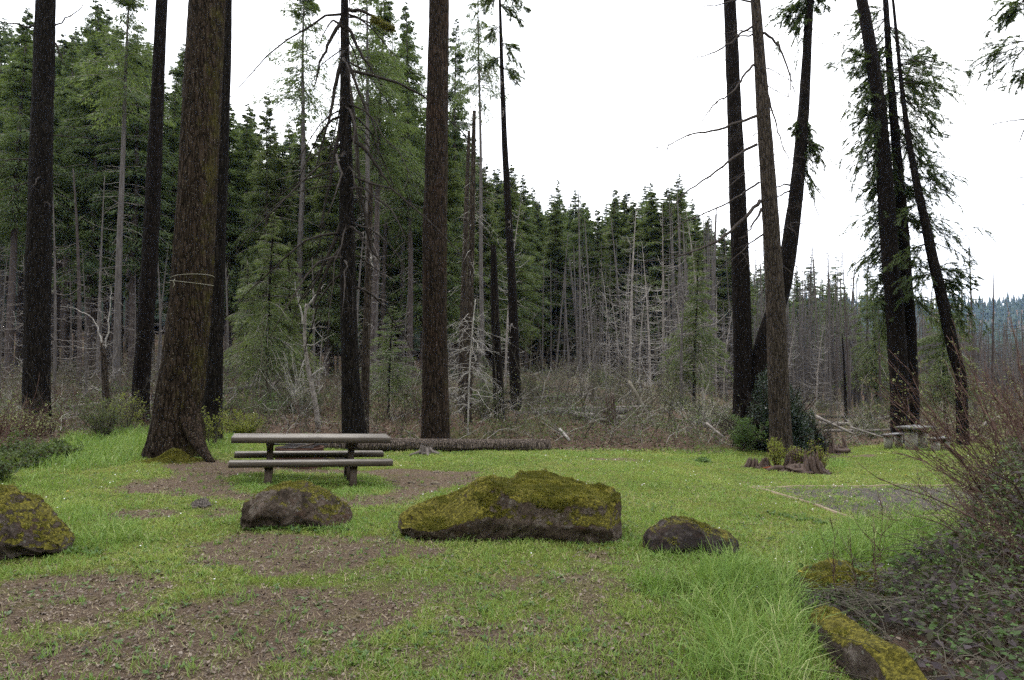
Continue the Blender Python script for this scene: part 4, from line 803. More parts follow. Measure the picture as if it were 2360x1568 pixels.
hero('fir_tree', [(2076,990,40),(2074,900,40),(2065,750,38),(2052,600,37),(2042,450,35),(2026,250,30),(2008,120,27),(1986,0,24)], 27.0, 'bark_black', 'thicker of the twin dark trunks behind the far picnic table, leaning left', seed=14.3, nb=5, bl=(.5, 1.2), zr=(6, 16), top=26, flare=(.8, .2, 3),
  crown=tufts((2010,150,-95,-40,4),(2020,200,-70,60,5),(2030,260,-70,70,5),(2032,300,-75,90,4), mat='needle_dark'))
hero('fir_tree', [(2102,985,32),(2100,900,31),(2095,750,28),(2085,600,26),(2075,450,23),(2062,300,19),(2050,150,15),(2041,0,12)], 27.6, 'bark_black', 'thinner of the twin dark trunks behind the far picnic table, hung with green boughs', seed=15.9, nb=16, bl=(.8, 2.2), zr=(5, 16), top=24, flare=(.8, .2, 3), bdroop=-.2,
  crown=tufts(*[(2052+(v-200)*.055, v, s*(55+40*rg.random()), 10+70*rg.random(), 7) for v in range(20, 700, 20) for s in (-1, 1) if rg.random() < (.95 if s < 0 else .45)], (2060,170,110,-55,7),(2060,175,130,10,7),(2062,210,120,40,7), mat='needle_dark'))
hero('fir_tree', [(2215,870,24),(2200,820,26),(2172,690,24),(2150,600,22),(2138,540,20),(2118,450,17),(2095,330,13),(2078,200,9),(2066,80,7),(2058,0,6)], 26.0, 'bark_black', 'thin dark trunk leaning left over the far right, with scattered green boughs', seed=17.2, nb=10, bl=(.5, 1.6), zr=(4, 14), top=16.5,
  crown=tufts((2075,150,120,-50,6),(2080,190,130,10,6),(2085,230,110,50,6),(2100,370,90,40,5),(2110,400,90,30,4),(2125,470,-70,20,3),(2130,500,110,50,6),(2140,560,-80,30,5),(2150,620,90,10,8),(2155,640,85,40,8),(2150,630,-70,20,7),(2165,690,70,50,6),(2095,300,80,70,4), mat='needle_dark'))
hero('fir_tree', [(2395,900,16),(2385,700,14),(2375,400,10),(2366,150,7),(2362,0,6)], 24.0, 'bark_black', 'thin dark tree at the right edge with green boughs reaching into the frame', seed=19.2, nb=6, bl=(.8, 2.2), zr=(7, 14), top=16, crown=tufts((2362,20,-75,20,6),(2362,95,-100,10,6),(2362,110,-95,45,6),(2364,0,-60,30,6),(2364,150,-50,50,5),(2366,60,60,30,6)), branches=[([(2368,275),(2330,280),(2290,285),(2250,300)], 4), ([(2368,280),(2350,320),(2340,345)], 4)])

# ------------------------------------------------------------------ the forest: a few kinds, each built once, then copied tree by tree
PROTO = {}
def fir(kind, H, zc, R, nb, nspr, trunk_r, mat, bark, dead, seed, droop=-.18, wd=.062, ln=.34, gap=.3, deadmat='dead_grey'):
    """living conifer: bare bole with dead lower branches, ragged crown above zc"""
    global rg
    rg = np.random.default_rng(seed); root = empty(kind, (0, 0, 0)); mb = MB(); mb.cur = 0
    z = np.linspace(-.5, H, 26); lean = rg.normal(0, .25, 2); c = np.stack([lean[0]*(z/H)**2+.06*np.sin(z*.4+seed), lean[1]*(z/H)**2, z], 1); r = trunk_r*(1-np.clip(z/H, 0, 1))**.75*(1+.35*np.exp(-np.maximum(z, 0)/.7))+.008
    mb.tubes(c, r, 9); mb.cur = 1; at_ = lambda q: np.stack([np.interp(q, z, c[:, k]) for k in range(3)], -1)
    if dead:
        zz = rg.uniform(1.2, zc+1.5, dead); az = rg.random(dead)*6.283; d = np.stack([np.cos(az), np.sin(az), rg.normal(-.05, .15, dead)], 1); l_ = rg.uniform(.4, 2.2, dead)
        B = branch_curves(at_(zz), d, l_, rg.normal(-.05, .3, dead), 5, .05); mb.tubes(B, radii(B, np.full(dead, .017), .3), 3); B2 = twigs_on(B, 2, .5, .9, .1, .3, 3); mb.tubes(B2, radii(B2, np.full(len(B2), .007), .5), 3)
    n = nb; q = rg.random(n)**.85; zz = zc+(H-.1-zc)*q; az = rg.random(n)*6.283+np.round(zz*1.3)*1.1
    prof = (1-q)**.85*np.clip(.45+q*4.5, 0, 1); l_ = R*prof*rg.uniform(.35, 1.2, n)+.12
    keep = ((np.sin(az*2+seed)+np.sin(zz*1.1+seed*2)) > -2+gap*3*rg.random(n)); zz, az, l_, q = zz[keep], az[keep], l_[keep], q[keep]; n = len(zz)
    d = np.stack([np.cos(az), np.sin(az), -.15+.65*q+rg.normal(0, .17, n)], 1); B = branch_curves(at_(zz), nrm(d), l_, np.full(n, droop)-.12*(1-q), 6, .03)
    mb.tubes(B, radii(B, .012+.012*l_/R, .25), 3, cap=False); mb.build('trunk', [M[bark], M[deadmat]], root, smooth=True)
    m = MB(); t = rg.random((n, nspr))**.75; x = t*5*.999; i = x.astype(int); fr = (x-i)[..., None]; kk = np.arange(n)[:, None]; st = B[kk, i]*(1-fr)+B[kk, i+1]*fr; tan = nrm(B[kk, i+1]-B[kk, i]); sd = nrm(np.cross(tan, [[[0, 0, 1.]]])); s_ = rg.choice([-1, 1], (n, nspr))[..., None]
    wid = (l_[:, None]*(.34*np.sin(np.clip(t, 0, 1)*2.6+.35))*rg.random((n, nspr))**.8)[..., None]
    st = st+sd*s_*wid+np.array([0, 0, -1.])*(wid*(.2+.4*rg.random((n, nspr, 1)))+.28*rg.random((n, nspr, 1))**2*np.clip(l_/2, 0, 1)[:, None, None]); dr = nrm(tan*.8+sd*s_*.55+rg.normal(0, .32, st.shape)+[0, 0, -.38]); k = n*nspr
    m.leaves(st.reshape(-1, 3), dr.reshape(-1, 3), (rg.normal(0, .55, (k, 3))+[0, 0, 1.]), (ln*rg.uniform(.5, 1.25, (n, nspr))*np.clip(.18+l_[:, None]/1.7, 0, 1)).ravel(), (wd*rg.uniform(.6, 1.3, (n, nspr))*np.clip(.35+l_[:, None]/1.7, 0, 1)).ravel())
    m.build('crown', M[mat], root); return root, H, R
def snag(kind, H, R, nb, trunk_r, bark, tw, seed, up=.55, m2=4, d0=-.35, top=.004, zlo=.8):
    """dead conifer: bare bole with bare branches that dip and then curl up"""
    global rg
    rg = np.random.default_rng(seed); root = empty(kind, (0, 0, 0)); mb = MB(); z = np.linspace(-.5, H, 20)
    c = np.stack([rg.normal(0, .5)*(z/H)**2, rg.normal(0, .3)*(z/H)**2, z], 1); r = trunk_r*(1-np.clip(z/H, 0, 1))**.85+top; mb.tubes(c, r, 8); mb.cur = 1
    if nb:
        q = rg.random(nb); zz = zlo+(H*.97-zlo)*q; az = rg.random(nb)*6.283; d = np.stack([np.cos(az), np.sin(az), np.full(nb, d0)], 1); l_ = R*(1-q*.75)*rg.uniform(.35, 1.1, nb)
        st = np.stack([np.interp(zz, z, c[:, k]) for k in range(3)], -1); B = branch_curves(st, nrm(d), l_, np.full(nb, up)*rg.uniform(.4, 1.3, nb), 7, .03); mb.tubes(B, radii(B, .010+.009*l_/R, .3), 3, cap=False)
        if m2: B2 = twigs_on(B, m2, .38, .9, .1, .15, 4); mb.tubes(B2, radii(B2, np.full(len(B2), .0045), .6), 3, cap=False)
    mb.build('trunk', [M[bark], M[tw]], root, smooth=True); return root, H, R
FIRS = [fir('fir_tree', 30, 15, 3.6, 260, 125, .26, 'needle', 'bark_far', 60, 101), fir('fir_tree', 27, 11, 3.4, 260, 125, .24, 'needle', 'bark_far', 50, 102, -.26), fir('fir_tree', 24, 8, 3.2, 250, 125, .22, 'needle_dark', 'bark_far', 40, 103),
        fir('fir_tree', 21, 5, 2.9, 260, 125, .19, 'needle', 'bark_far', 26, 104, -.22), fir('fir_tree', 30, 19, 3.2, 150, 105, .23, 'needle', 'bark_far_pale', 70, 105, gap=.5), fir('fir_tree', 18, 3, 2.9, 260, 125, .17, 'needle_yellow', 'bark_far', 14, 106, -.15),
        fir('fir_tree', 22, 13, 1.9, 110, 85, .14, 'needle', 'bark_far', 30, 107, gap=.6), fir('fir_tree', 26, 12, 3.6, 240, 125, .24, 'needle_dark', 'bark_far', 40, 108, -.3)]
SNAGS = [snag('dead_tree', 13, 2.6, 80, .085, 'dead_grey', 'dead_pale', 201, .95, 1, -.55), snag('dead_tree', 11, 2.3, 70, .07, 'dead_grey', 'dead_pale', 202, .85, 2, -.4), snag('dead_tree', 15, 2.0, 80, .09, 'bark_far', 'dead_grey', 203, .5, 2), snag('dead_tree', 12, 1.7, 60, .08, 'bark_far_pale', 'dead_grey', 204, .6, 3)]
POLES = [snag('dead_tree', 16, .7, 40, .13, 'bark_far', 'dead_grey', 211, .1, 2, -.1, .03), snag('dead_tree', 14, .5, 24, .10, 'bark_far_pale', 'dead_grey', 212, .1, 1, 0, .02), snag('dead_tree', 18, .9, 50, .14, 'bark_far', 'dead_dark', 213, .2, 2, -.2, .02), snag('dead_tree', 12, .45, 16, .14, 'bark_black', 'dead_dark', 214, 0, 1, 0, .06)]
used = set(); rg = np.random.default_rng(77)
def plant(proto, x, y, h, label, cat, group=None, wide=1.0, rz=None, tilt=(0, 0)):
    root, H, R = proto; s = h/H; sx = s**.6*wide; z = float(gzz(x, y)) if y < 60 else float(gz(x, y))
    rz = rg.random()*6.283 if rz is None else rz
    if id(root) not in used:
        used.add(id(root)); o = root; o.location = (x, y, z); o.scale = (sx, sx, s); tag(o, label, cat, group)
        if not group and 'group' in o: del o['group']
    else:
        o = copy_tree(root, (x, y, z), rz, (sx, sx, s), label, group)
        if not group and 'group' in o: del o['group']
        o['category'] = cat
    o.rotation_euler = (tilt[0], tilt[1], rz); return o
def top_h(u, v, Y):                                   # height above the ground of a point seen at pixel (u, v) at depth Y
    p = P(u, v, Y); return p[2]-float(gz(p[0], Y))
# single trees that the photo shows one by one: (u base, v top, Y, kind, label, width)
F = lambda u, v, Y, k, lb, w=1.0, tl=(0, 0), cat='tree': plant(k, GX(u, Y)[0], Y, top_h(u, v, Y), lb, cat, None, w, None, tl)
F(267, -90, 33, FIRS[4], 'tall pale-trunked fir between the two slim dark trunks at left', .95)
F(690, -60, 44, FIRS[4], 'fir with a thin trunk and a high ragged crown left of the drooping dark trunk', 1.1)
F(846, -120, 36, FIRS[4], 'thin grey trunked fir close to the right side of the drooping dark trunk', .9)
F(862, -40, 39, FIRS[0], 'tall fir whose crown fills the gap between the drooping trunk and the reddish trunk', .95)
F(882, 60, 46, FIRS[6], 'slender fir just left of the thick reddish trunk', 1.2)
F(945, 10, 44, FIRS[1], 'dense fir standing right behind the thick reddish trunk', .9)
F(925, 40, 50, FIRS[4], 'pale trunked fir seen just left of the thick reddish trunk', .9)
F(1040, 40, 52, FIRS[2], 'dark fir showing its boughs right of the thick reddish trunk', .85)
F(1112, -130, 34, FIRS[4], 'tall thin fir leaning slightly right with sparse boughs against the sky', .62, (0, .012))
F(20, 20, 42, FIRS[1], 'broad green fir at the top left corner', 1.1); F(215, -10, 47, FIRS[2], 'dark dense fir left of the thin pale trunked fir'); F(150, 100, 50, FIRS[1], 'dense fir right of the leftmost dark trunk')
F(560, 235, 48, FIRS[3], 'fir top just right of the huge flared trunk', .9); F(610, 210, 44, FIRS[5], 'yellow green fir hung with moss between the huge flared trunk and the drooping trunk', .8); F(735, 290, 47, FIRS[3], 'lower fir behind the drooping bare branches', .9)
F(1285, 410, 70, FIRS[3], 'pointed fir top rising from the forest edge in the middle gap', .8); F(1350, 450, 66, FIRS[6], 'thin fir top beside the tall bare spike in the middle gap', 1.2)
F(1560, 398, 72, FIRS[2], 'tallest broad fir left of the black trunk by the dark bush', 1.2); F(1500, 420, 70, FIRS[3], 'broad fir behind the white dead tree with curved branches', 1.1); F(1420, 430, 75, FIRS[5], 'rounded fir in the middle gap left of the white dead tree', 1.1)
F(1870, 590, 95, FIRS[6], 'slim far fir just right of the trunk curving up rightwards', 1.6); F(1930, 590, 90, FIRS[6], 'ragged far fir left of the twin dark trunks', 1.5)
F(1210, 400, 60, FIRS[3], 'green fir right of the tall thin trunks at the edge of the gap', 1.1); F(1175, 375, 55, FIRS[5], 'pale green fir filling the foot of the gap behind the tall thin trunks', 1.2)
D_ = lambda u, v, Y, k, lb, w=1.0, tl=(0, 0), cat='dead tree': plant(k, GX(u, Y)[0], Y, top_h(u, v, Y), lb, cat, None, w, None, tl)
D_(1452, 440, 37, SNAGS[0], 'silvery dead tree with many branches curling up like ribs', 1.25); D_(1530, 480, 38, SNAGS[1], 'silvery dead tree right of the one with curling ribs', 1.3); D_(1570, 560, 34, SNAGS[3], 'smaller bare dead tree left of the black trunk', 1.3); D_(1620, 470, 42, SNAGS[0], 'bare grey dead tree close to the left of the black trunk', 1.2)
D_(1338, 390, 42, POLES[1], 'tall bare spike of a dead tree, pale at the top, in the middle gap', .75); D_(125, 380, 30, SNAGS[3], 'thin dead tree with many fine pale branches right of the leftmost dark trunk', 1.0); D_(1165, 450, 36, SNAGS[1], 'pale dead tree with fine curled branches between the tall thin trunks', 1.0)
D_(410, 560, 31, SNAGS[3], 'thin dead tree close to the left edge of the huge flared trunk', .8)
D_(1960, 560, 42, POLES[2], 'thin dead trunk leaning left before the sky, left of the twin dark trunks', .7, (0, -.03)); D_(1950, 770, 37, POLES[3], 'short dark dead trunk with a broken top left of the twin dark trunks', .8); D_(2030, 640, 45, POLES[2], 'bare dark dead trunk just left of the twin dark trunks', .8)
D_(2250, 540, 40, POLES[2], 'bare thin dead trunk against the sky at the right, leaning right', .8, (0, .03)); D_(2285, 580, 42, POLES[2], 'bare dark dead trunk beside another one at the far right', .8, (0, .05)); D_(2370, 355, 34, POLES[0], 'bare dead trunk with fine twigs at the right edge, leaning left', .9, (0, -.06))

# the other trees of the forest wall
sk_u = [-300, 0, 60, 130, 200, 330, 400, 545, 600, 700, 780, 820, 1050, 1100, 1200, 1260, 1280, 1335, 1400, 1430, 1500, 1560, 1610, 1650, 1720, 1800, 1900, 1960, 1990, 2100, 2400, 2700]
sk_v = [20, 20, 60, 80, 10, 90, 100, 250, 230, 290, 290, 190, 220, 360, 400, 470, 430, 440, 465, 440, 440, 420, 460, 510, 570, 610, 625, 650, 740, 800, 760, 700]
def row(n, Y0, Y1, u0, u1, kinds, dv, label, group, wmul=1.0, cat='tree', jit=40, minh=7):
    for k in range(n):
        u = u0+(u1-u0)*(k+rg.random())/n; Y = Y0+(Y1-Y0)*rg.random(); v = np.interp(u, sk_u, sk_v)+dv+rg.random()*jit
        h = top_h(u, v, Y)
        if h < minh: continue
        hs = [abs(math.log(kk[1]/h))+rg.random()*.25 for kk in kinds]; plant(kinds[int(np.argmin(hs))], P(u, 800, Y)[0], Y, h, label, cat, group, wmul*rg.uniform(.85, 1.15))
row(46, 44, 58, -620, 1120, FIRS[:6], -25, 'green fir in the front rank of the forest, left of the sky gap', 'firs of the forest wall', 1.1, jit=120)
row(40, 60, 78, -620, 1260, FIRS[:6]+FIRS[7:], -5, 'green fir in the second rank of the forest, left of the sky gap', 'firs further inside the forest', 1.1, jit=60)
row(26, 85, 110, -300, 1300, FIRS[:4]+FIRS[7:], 10, 'dark fir deep in the forest, left of the sky gap', 'firs deep in the forest', 1.3, jit=40)
row(36, 62, 84, 1090, 1720, [FIRS[2], FIRS[3], FIRS[5], FIRS[7]], -12, 'green fir of the lower forest edge in the middle gap', 'firs of the middle gap', 1.25, jit=50)
row(16, 88, 110, 1150, 1740, [FIRS[2], FIRS[3], FIRS[7]], 15, 'dark fir behind the forest edge in the middle gap', 'firs behind the middle gap', 1.5, jit=30)
row(60, 75, 135, 1690, 2060, [FIRS[6], FIRS[3], FIRS[2], FIRS[0]], -15, 'thin far fir in the open burnt forest right of the dark green bush', 'far thin firs at the right', .75, jit=100)
row(14, 120, 180, 2000, 2450, [FIRS[6], FIRS[3]], 0, 'small far conifer before the blue hill at the right', 'far conifers before the hill', 1.6, jit=60, minh=5)
row(115, 38, 95, 1700, 2480, POLES[:3]+[SNAGS[2]], 50, 'bare dead trunk of the burnt stand at the right', 'dead trunks of the burnt stand', 1.0, 'dead tree', jit=170, minh=4)
row(72, 38, 75, 1330, 2350, SNAGS, 100, 'grey dead tree with bare branches in the burnt stand', 'dead branchy trees of the burnt stand', 1.1, 'dead tree', jit=160, minh=4)
row(46, 34, 60, -240, 1130, POLES[:3], 300, 'bare thin trunk inside the dark forest, left of the sky gap', 'thin trunks inside the dark forest', 1.0, 'dead tree', jit=160, minh=5)
row(30, 26, 44, -100, 1300, [SNAGS[2], SNAGS[3], SNAGS[0]], 430, 'small dead tree with bare pale branches at the forest edge', 'small dead trees at the forest edge', .9, 'dead tree', jit=130, minh=3)
for q in FIRS+SNAGS+POLES:
    if id(q[0]) not in used:
        for ch in list(q[0].children): bpy.data.objects.remove(ch)
        bpy.data.objects.remove(q[0])
rg = np.random.default_rng(404)
n = 1250; Y = 48*(170/48)**rg.random(n); X = Y*rg.uniform(.24, .86, n); k = np.arange(n) < 120; Y = np.where(k, rg.uniform(44, 72, n), Y); X = np.where(k, Y*rg.uniform(.04, .5, n), X); b0 = np.stack([X, Y, gz(X, Y)], 1); hh = rg.uniform(5, 17, n)*np.clip(1-(X/Y-.3)*1.3, .42, 1)*np.where(k, .75, 1); mb = MB(); t = np.linspace(0, 1, 3)[None, :, None]; top_ = np.stack([rg.normal(0, .5, n), rg.normal(0, .4, n), hh], 1)
B = b0[:, None]+top_[:, None]*t; mb.tubes(B, radii(B, rg.uniform(.06, .14, n), .25), 5, cap=False); q = 16; tt = rg.uniform(.15, 1, (n, q)); st = (b0[:, None]+top_[:, None]*tt[..., None]).reshape(-1, 3); az = rg.random(n*q)*6.283; B = branch_curves(st, np.stack([np.cos(az), np.sin(az), np.full(n*q, -.1)], 1), rg.uniform(.4, 1.5, n*q), np.full(n*q, .25), 4, .04); mb.tubes(B, radii(B, np.full(n*q, .022), .5), 3, cap=False)
tag(mb.build('standing_dead_timber', M['bark_far_pale']), 'far off mass of thin grey dead trunks filling the burnt stand at the right', 'dead timber', kind='stuff')
# thin trunks standing right of the reddish trunk
hero('dead_tree', [(1078,1005,17),(1080,900,17),(1086,600,15),(1090,400,12),(1093,256,8)], 22.0, 'bark_grey', 'thin snag with a broken top, front one of the pair right of the reddish trunk', n=20, seed=31., top=0, nb=44, bl=(.3, 1.1), bdroop=-.5, zr=(.8, 9.8), bmat='dead_pale', br=.009, tw=2, cat='dead tree', seg=.25)
hero('dead_tree', [(1063,930,16),(1068,700,15),(1076,450,11),(1081,302,7)], 26.0, 'bark_grey', 'thin snag with a splintered top, back one of the pair right of the reddish trunk', n=16, seed=32., top=0, nb=24, bl=(.3, .9), bdroop=-.2, zr=(1, 9), bmat='dead_pale', br=.008, tw=2, cat='dead tree', seg=.3)
hero('dead_tree', [(1152,970,26),(1146,850,23),(1140,700,19),(1137,566,13)], 23.0, 'bark_black', 'short dark dead trunk with a broken top in front of the tall thin trunks', n=24, seed=33., top=0, nb=5, bl=(.2, .5), zr=(1, 5), cat='dead tree', seg=.2, flare=(.6, .2, 3))
hero('fir_tree', [(1190,950,27),(1186,850,24),(1182,700,21),(1172,500,17),(1163,330,14),(1157,180,10),(1152,0,6)], 27.0, 'bark_black', 'tall dark thin trunk bending left at the edge of the sky gap', n=24, seed=34., top=19.5, nb=34, bl=(.3, 1.5), zr=(2, 14), bmat='dead_grey', br=.011, tw=2, seg=.25, flare=(.6, .2, 3),
  crown=tufts((1152,10,45,20,5),(1152,-10,-50,25,5),(1154,60,-45,30,4),(1155,100,55,18,5),(1156,130,-40,25,4),(1157,155,32,22,4),(1150,-30,60,20,5), mat='needle'))
hero('dead_tree', [(840,1000,22),(842,850,19),(850,600,15),(855,420,10)], 21.0, 'bark_grey', 'thin grey dead trunk with short snags touching the drooping trunk on its right', n=18, seed=35., top=0, nb=26, bl=(.2, 1.0), zr=(.6, 6), bmat='dead_pale', br=.009, tw=2, cat='dead tree', seg=.25)

# ------------------------------------------------------------------ undergrowth
rg = np.random.default_rng(321)
def wedge(n, y0, y1, a0=-.88, a1=.88, p=1.0):
    Y = y0*(y1/y0)**(rg.random(n)**p); X = (a0+(a1-a0)*rg.random(n))*Y; return X, Y
edge = lambda X, Y: np.interp(X/np.maximum(Y, 1), _ea, _ey)
def brush(name, n, y0, y1, hmin, hmax, m, material, label, r0=.008, lean=.55, a0=-.88, a1=.88, tw=5, pal=None, clump=.45):
    X, Y = wedge(n, y0, y1, a0, a1); k = (Y > edge(X, Y)+.5) & (fbm(X*.35+60, Y*.35) > clump*rg.random(n)*2-.15); X, Y = X[k], Y[k]; n = len(X); b0 = ground3(X, Y)
    az = rg.random(n)*6.283; d = nrm(np.stack([np.cos(az)*lean, np.sin(az)*lean, .5+rg.random(n)], 1)); ln = hmin+(hmax-hmin)*rg.random(n)**1.8
    B = branch_curves(b0-[0, 0, .05], d, ln, rg.normal(-.12, .25, n), 6, .09); mb = MB(); sc = 1+.015*Y; mb.tubes(B, radii(B, r0*sc*(.5+ln/hmax), .25), 3, cap=False)
    B2 = twigs_on(B, m, .5, .9, .05, .15, 4); mb.tubes(B2, radii(B2, np.repeat(r0*.45*sc, m), .4), 3, cap=False)
    if tw: i = rg.random(len(B2)) < .5; B3 = twigs_on(B2[i], 2, .55, .9, 0, .2, 3); mb.tubes(B3, radii(B3, np.full(len(B3), r0*.35), .5), 3, cap=False)
    return tag(mb.build(name, material), label, 'brush', kind='stuff')
brush('bare_brush', 8000, 17, 62, .4, 1.9, 5, M['brush'], 'tangle of bare brown brush between the trunks beyond the lawn')
brush('dead_twigs', 3400, 18, 55, .4, 2.4, 5, M['dead_pale'], 'pale dead twigs and bleached stems in the brush beyond the lawn', r0=.0065, lean=1.3, clump=.7)
brush('red_brush', 1700, 14, 48, .4, 1.6, 5, M['twig_red'], 'reddish brown brush at the left edge of the clearing', a0=-.9, a1=-.1)
brush('bare_saplings', 900, 20, 52, 1.5, 3.6, 7, M['brush'], 'thin upright bare saplings among the brush beyond the lawn', r0=.009, lean=.16)
def floor_leaves(name, n, y0, y1, hh, s, material, label, thr=.5, nf=.5, a0=-.88, a1=.88, off=0., seed=0):
    X, Y = wedge(n, y0, y1, a0, a1); c_ = fbm(X*nf+seed, Y*nf); k = (Y > edge(X, Y)+off) & (c_ > thr+rg.normal(0, .03, n)); X, Y, c_ = X[k], Y[k], c_[k]; n = len(X)
    z = gzz(X, Y)+hh*rg.random(n)**1.3*np.clip((c_-thr)*8, .2, 1); mb = MB(); mb.leaves(np.stack([X, Y, z], 1), rg.normal(0, 1, (n, 3))*[1, 1, .5], rg.normal(0, .6, (n, 3))+[0, 0, 1], s*(.6+.8*rg.random(n))*(1+.015*Y), s*.55*(.6+.8*rg.random(n))*(1+.015*Y), .15)
    return tag(mb.build(name, material), label, 'undergrowth', kind='stuff')
floor_leaves('green_undergrowth', 90000, 17, 60, .8, .06, M['leaf_olive'], 'patches of low green leaves in the brush beyond the lawn', .47, .45, seed=11)
floor_leaves('budding_undergrowth', 36000, 18, 55, 1.7, .035, M['bud'], 'pale green buds opening on the brush beyond the lawn', .50, .3, seed=31)
floor_leaves('dead_leaves', 90000, 16, 55, .05, .06, M['litter_red'], 'brown dead leaves covering the forest floor', .30, .8, off=-.6, seed=51)
floor_leaves('edge_plants', 16000, 16, 27, .22, .05, M['leaf_green'], 'low leafy plants along the back edge of the lawn', .46, .9, off=-.7, seed=71)

def shrub(name, x, y, h, w, stems, nleaf, ls, leafmat, stemmat, label, cat='shrub', lean=.5, r0=.012, hang=0., m=7, top=.0, lw=.5, z=None):
    z = float(gzz(x, y)) if z is None else z; root = empty(name, (x, y, z), label, cat); az = rg.random(stems)*6.283; q = rg.random(stems)**.6*lean
    st = np.stack([np.cos(az)*w*.12*rg.random(stems), np.sin(az)*w*.12*rg.random(stems), np.full(stems, -.04)], 1); d = nrm(np.stack([np.cos(az)*q*w/h, np.sin(az)*q*w/h, np.ones(stems)], 1)); ln = h*rg.uniform(.6, 1.08, stems)
    B = branch_curves(st, d, ln, np.full(stems, hang), 7, .05); mb = MB(); mb.tubes(B, radii(B, np.full(stems, r0), .25), 4, cap=False); B2 = twigs_on(B, m, .42, .9, .05, .12, 5); mb.tubes(B2, radii(B2, np.full(len(B2), r0*.4), .4), 3, cap=False)
    B3 = twigs_on(B2, 3, .5, .9, .0, .15, 4); mb.tubes(B3, radii(B3, np.full(len(B3), r0*.25), .5), 3, cap=False); mb.build('stems', M[stemmat], root)
    if nleaf:
        allp = np.concatenate([B2.reshape(-1, 3), B3.reshape(-1, 3)]); p = allp[rg.integers(0, len(allp), nleaf)]+rg.normal(0, ls*.7, (nleaf, 3)); p = p[p[:, 2] > top*h]; k = len(p)
        l_ = MB(); l_.leaves(p, rg.normal(0, 1, (k, 3))+[0, 0, -.2], rg.normal(0, .7, (k, 3))+[0, -.2, 1], ls*rg.uniform(.6, 1.3, k), ls*lw*rg.uniform(.7, 1.3, k), .15); l_.build('leaves', M[leafmat], root)
    return root
S_ = lambda u, Y: GX(u, Y)[:2]
def dome_bush(u, Y, h, w, nl, label, seed):
    x, y = S_(u, Y); root = empty('evergreen_bush', (x, y, float(gzz(x, y))), label, 'bush'); n = 40; az = rg.random(n)*6.283; el = rg.uniform(.5, 1.5, n); d = np.stack([np.cos(az)*np.cos(el)*w/h*1.3, np.sin(az)*np.cos(el)*w/h*1.3, np.sin(el)], 1)
    B = branch_curves(np.zeros((n, 3)), nrm(d), np.full(n, h*.85), np.full(n, -.1), 7, .05); mb = MB(); mb.tubes(B, radii(B, np.full(n, .03), .3), 5, cap=False); B2 = twigs_on(B, 10, .4, .9, .05, .2, 5); mb.tubes(B2, radii(B2, np.full(len(B2), .008), .4), 3, cap=False); mb.build('stems', M['dead_dark'], root)
    v = nrm(rg.normal(0, 1, (nl, 3))); v[:, 2] = np.abs(v[:, 2]); lump = np.array([.8+.28*mnoise.noise(tuple(p*2.3+seed))+.18*mnoise.noise(tuple(p*6+seed)) for p in v]); r = lump*(1-.55*rg.random(nl)**2.2); p = v*r[:, None]*[w*.56, w*.5, h]; p = p[p[:, 2] > .03]; k = len(p)
    q = MB(); q.leaves(p, nrm(p)*.8+rg.normal(0, .7, (k, 3)), rg.normal(0, .7, (k, 3))+nrm(p)+[0, 0, .5], rg.uniform(.05, .10, k), rg.uniform(.025, .045, k), .15); q.build('leaves', M['leaf_holly'], root)
dome_bush(1790, 21.8, 2.75, 2.3, 26000, 'dark glossy evergreen bush behind the pale grey brown trunk', 3.)
dome_bush(1858, 22.4, 1.5, 1.2, 7000, 'lower dark glossy bush touching the right side of the larger one', 9.)
shrub('shrub', *S_(1718, 21.0), 1.1, .9, 24, 5000, .045, 'leaf_green', 'brush', 'olive green shrub at the foot of the black straight trunk', lean=1.0)
shrub('shrub', *S_(240, 17.3), 1.15, 1.2, 34, 3200, .035, 'needle_yellow', 'brush', 'olive yellow shrub left of the huge flared trunk behind the long grass', lean=.7)
shrub('shrub', *S_(292, 18.3), 1.3, .8, 16, 900, .045, 'leaf_yellow', 'brush', 'bright lime leaved shrub between the olive yellow shrub and the huge trunk', lean=.8)
shrub('shrub', *S_(560, 18.8), .72, 1.1, 36, 4200, .04, 'leaf_yellow', 'brush', 'yellow green shrub behind the left end of the wooden picnic table', lean=.9)
shrub('shrub', *S_(487, 15.6), .95, .6, 10, 700, .045, 'leaf_yellow', 'brush', 'young plant with lime leaves at the right foot of the huge flared trunk', lean=.5)
shrub('shrub', *S_(1790, 15.9), .78, .35, 12, 1500, .04, 'leaf_yellow', 'twig_red', 'upright lime green sapling between the two rotten stumps', lean=.5)
shrub('shrub', *S_(1893, 15.7), .80, .45, 16, 900, .035, 'leaf_yellow', 'twig_red', 'thin shoots with small lime leaves at the right of the larger rotten stump', lean=.6)
shrub('shrub', *S_(1845, 15.9), .62, .5, 12, 1100, .035, 'leaf_yellow', 'twig_red', 'lime leaves sprouting behind the larger rotten stump', lean=.7)
shrub('shrub', *S_(1622, 17.0), .15, .7, 24, 900, .07, 'leaf_green', 'twig_red', 'low dark green plant alone on the lawn left of the smaller rotten stump', lean=1.6)
shrub('bush', *S_(20, 12.3), .75, 1.5, 46, 6000, .06, 'leaf_olive', 'twig_red', 'leafy dark bush at the left edge above the left boulder', 'bush', 1.0, .010, -.1)
shrub('bush', *S_(108, 13.6), .5, .95, 30, 3200, .06, 'leaf_olive', 'twig_red', 'lower leafy bush with bronze tips between the left edge bush and the long grass', 'bush', 1.0, .010, -.1)
shrub('bush', *S_(-90, 10.2), .8, 1.6, 40, 5000, .06, 'leaf_olive', 'twig_red', 'leafy bush mostly outside the left edge behind the left boulder', 'bush', 1.0, .010, -.1)
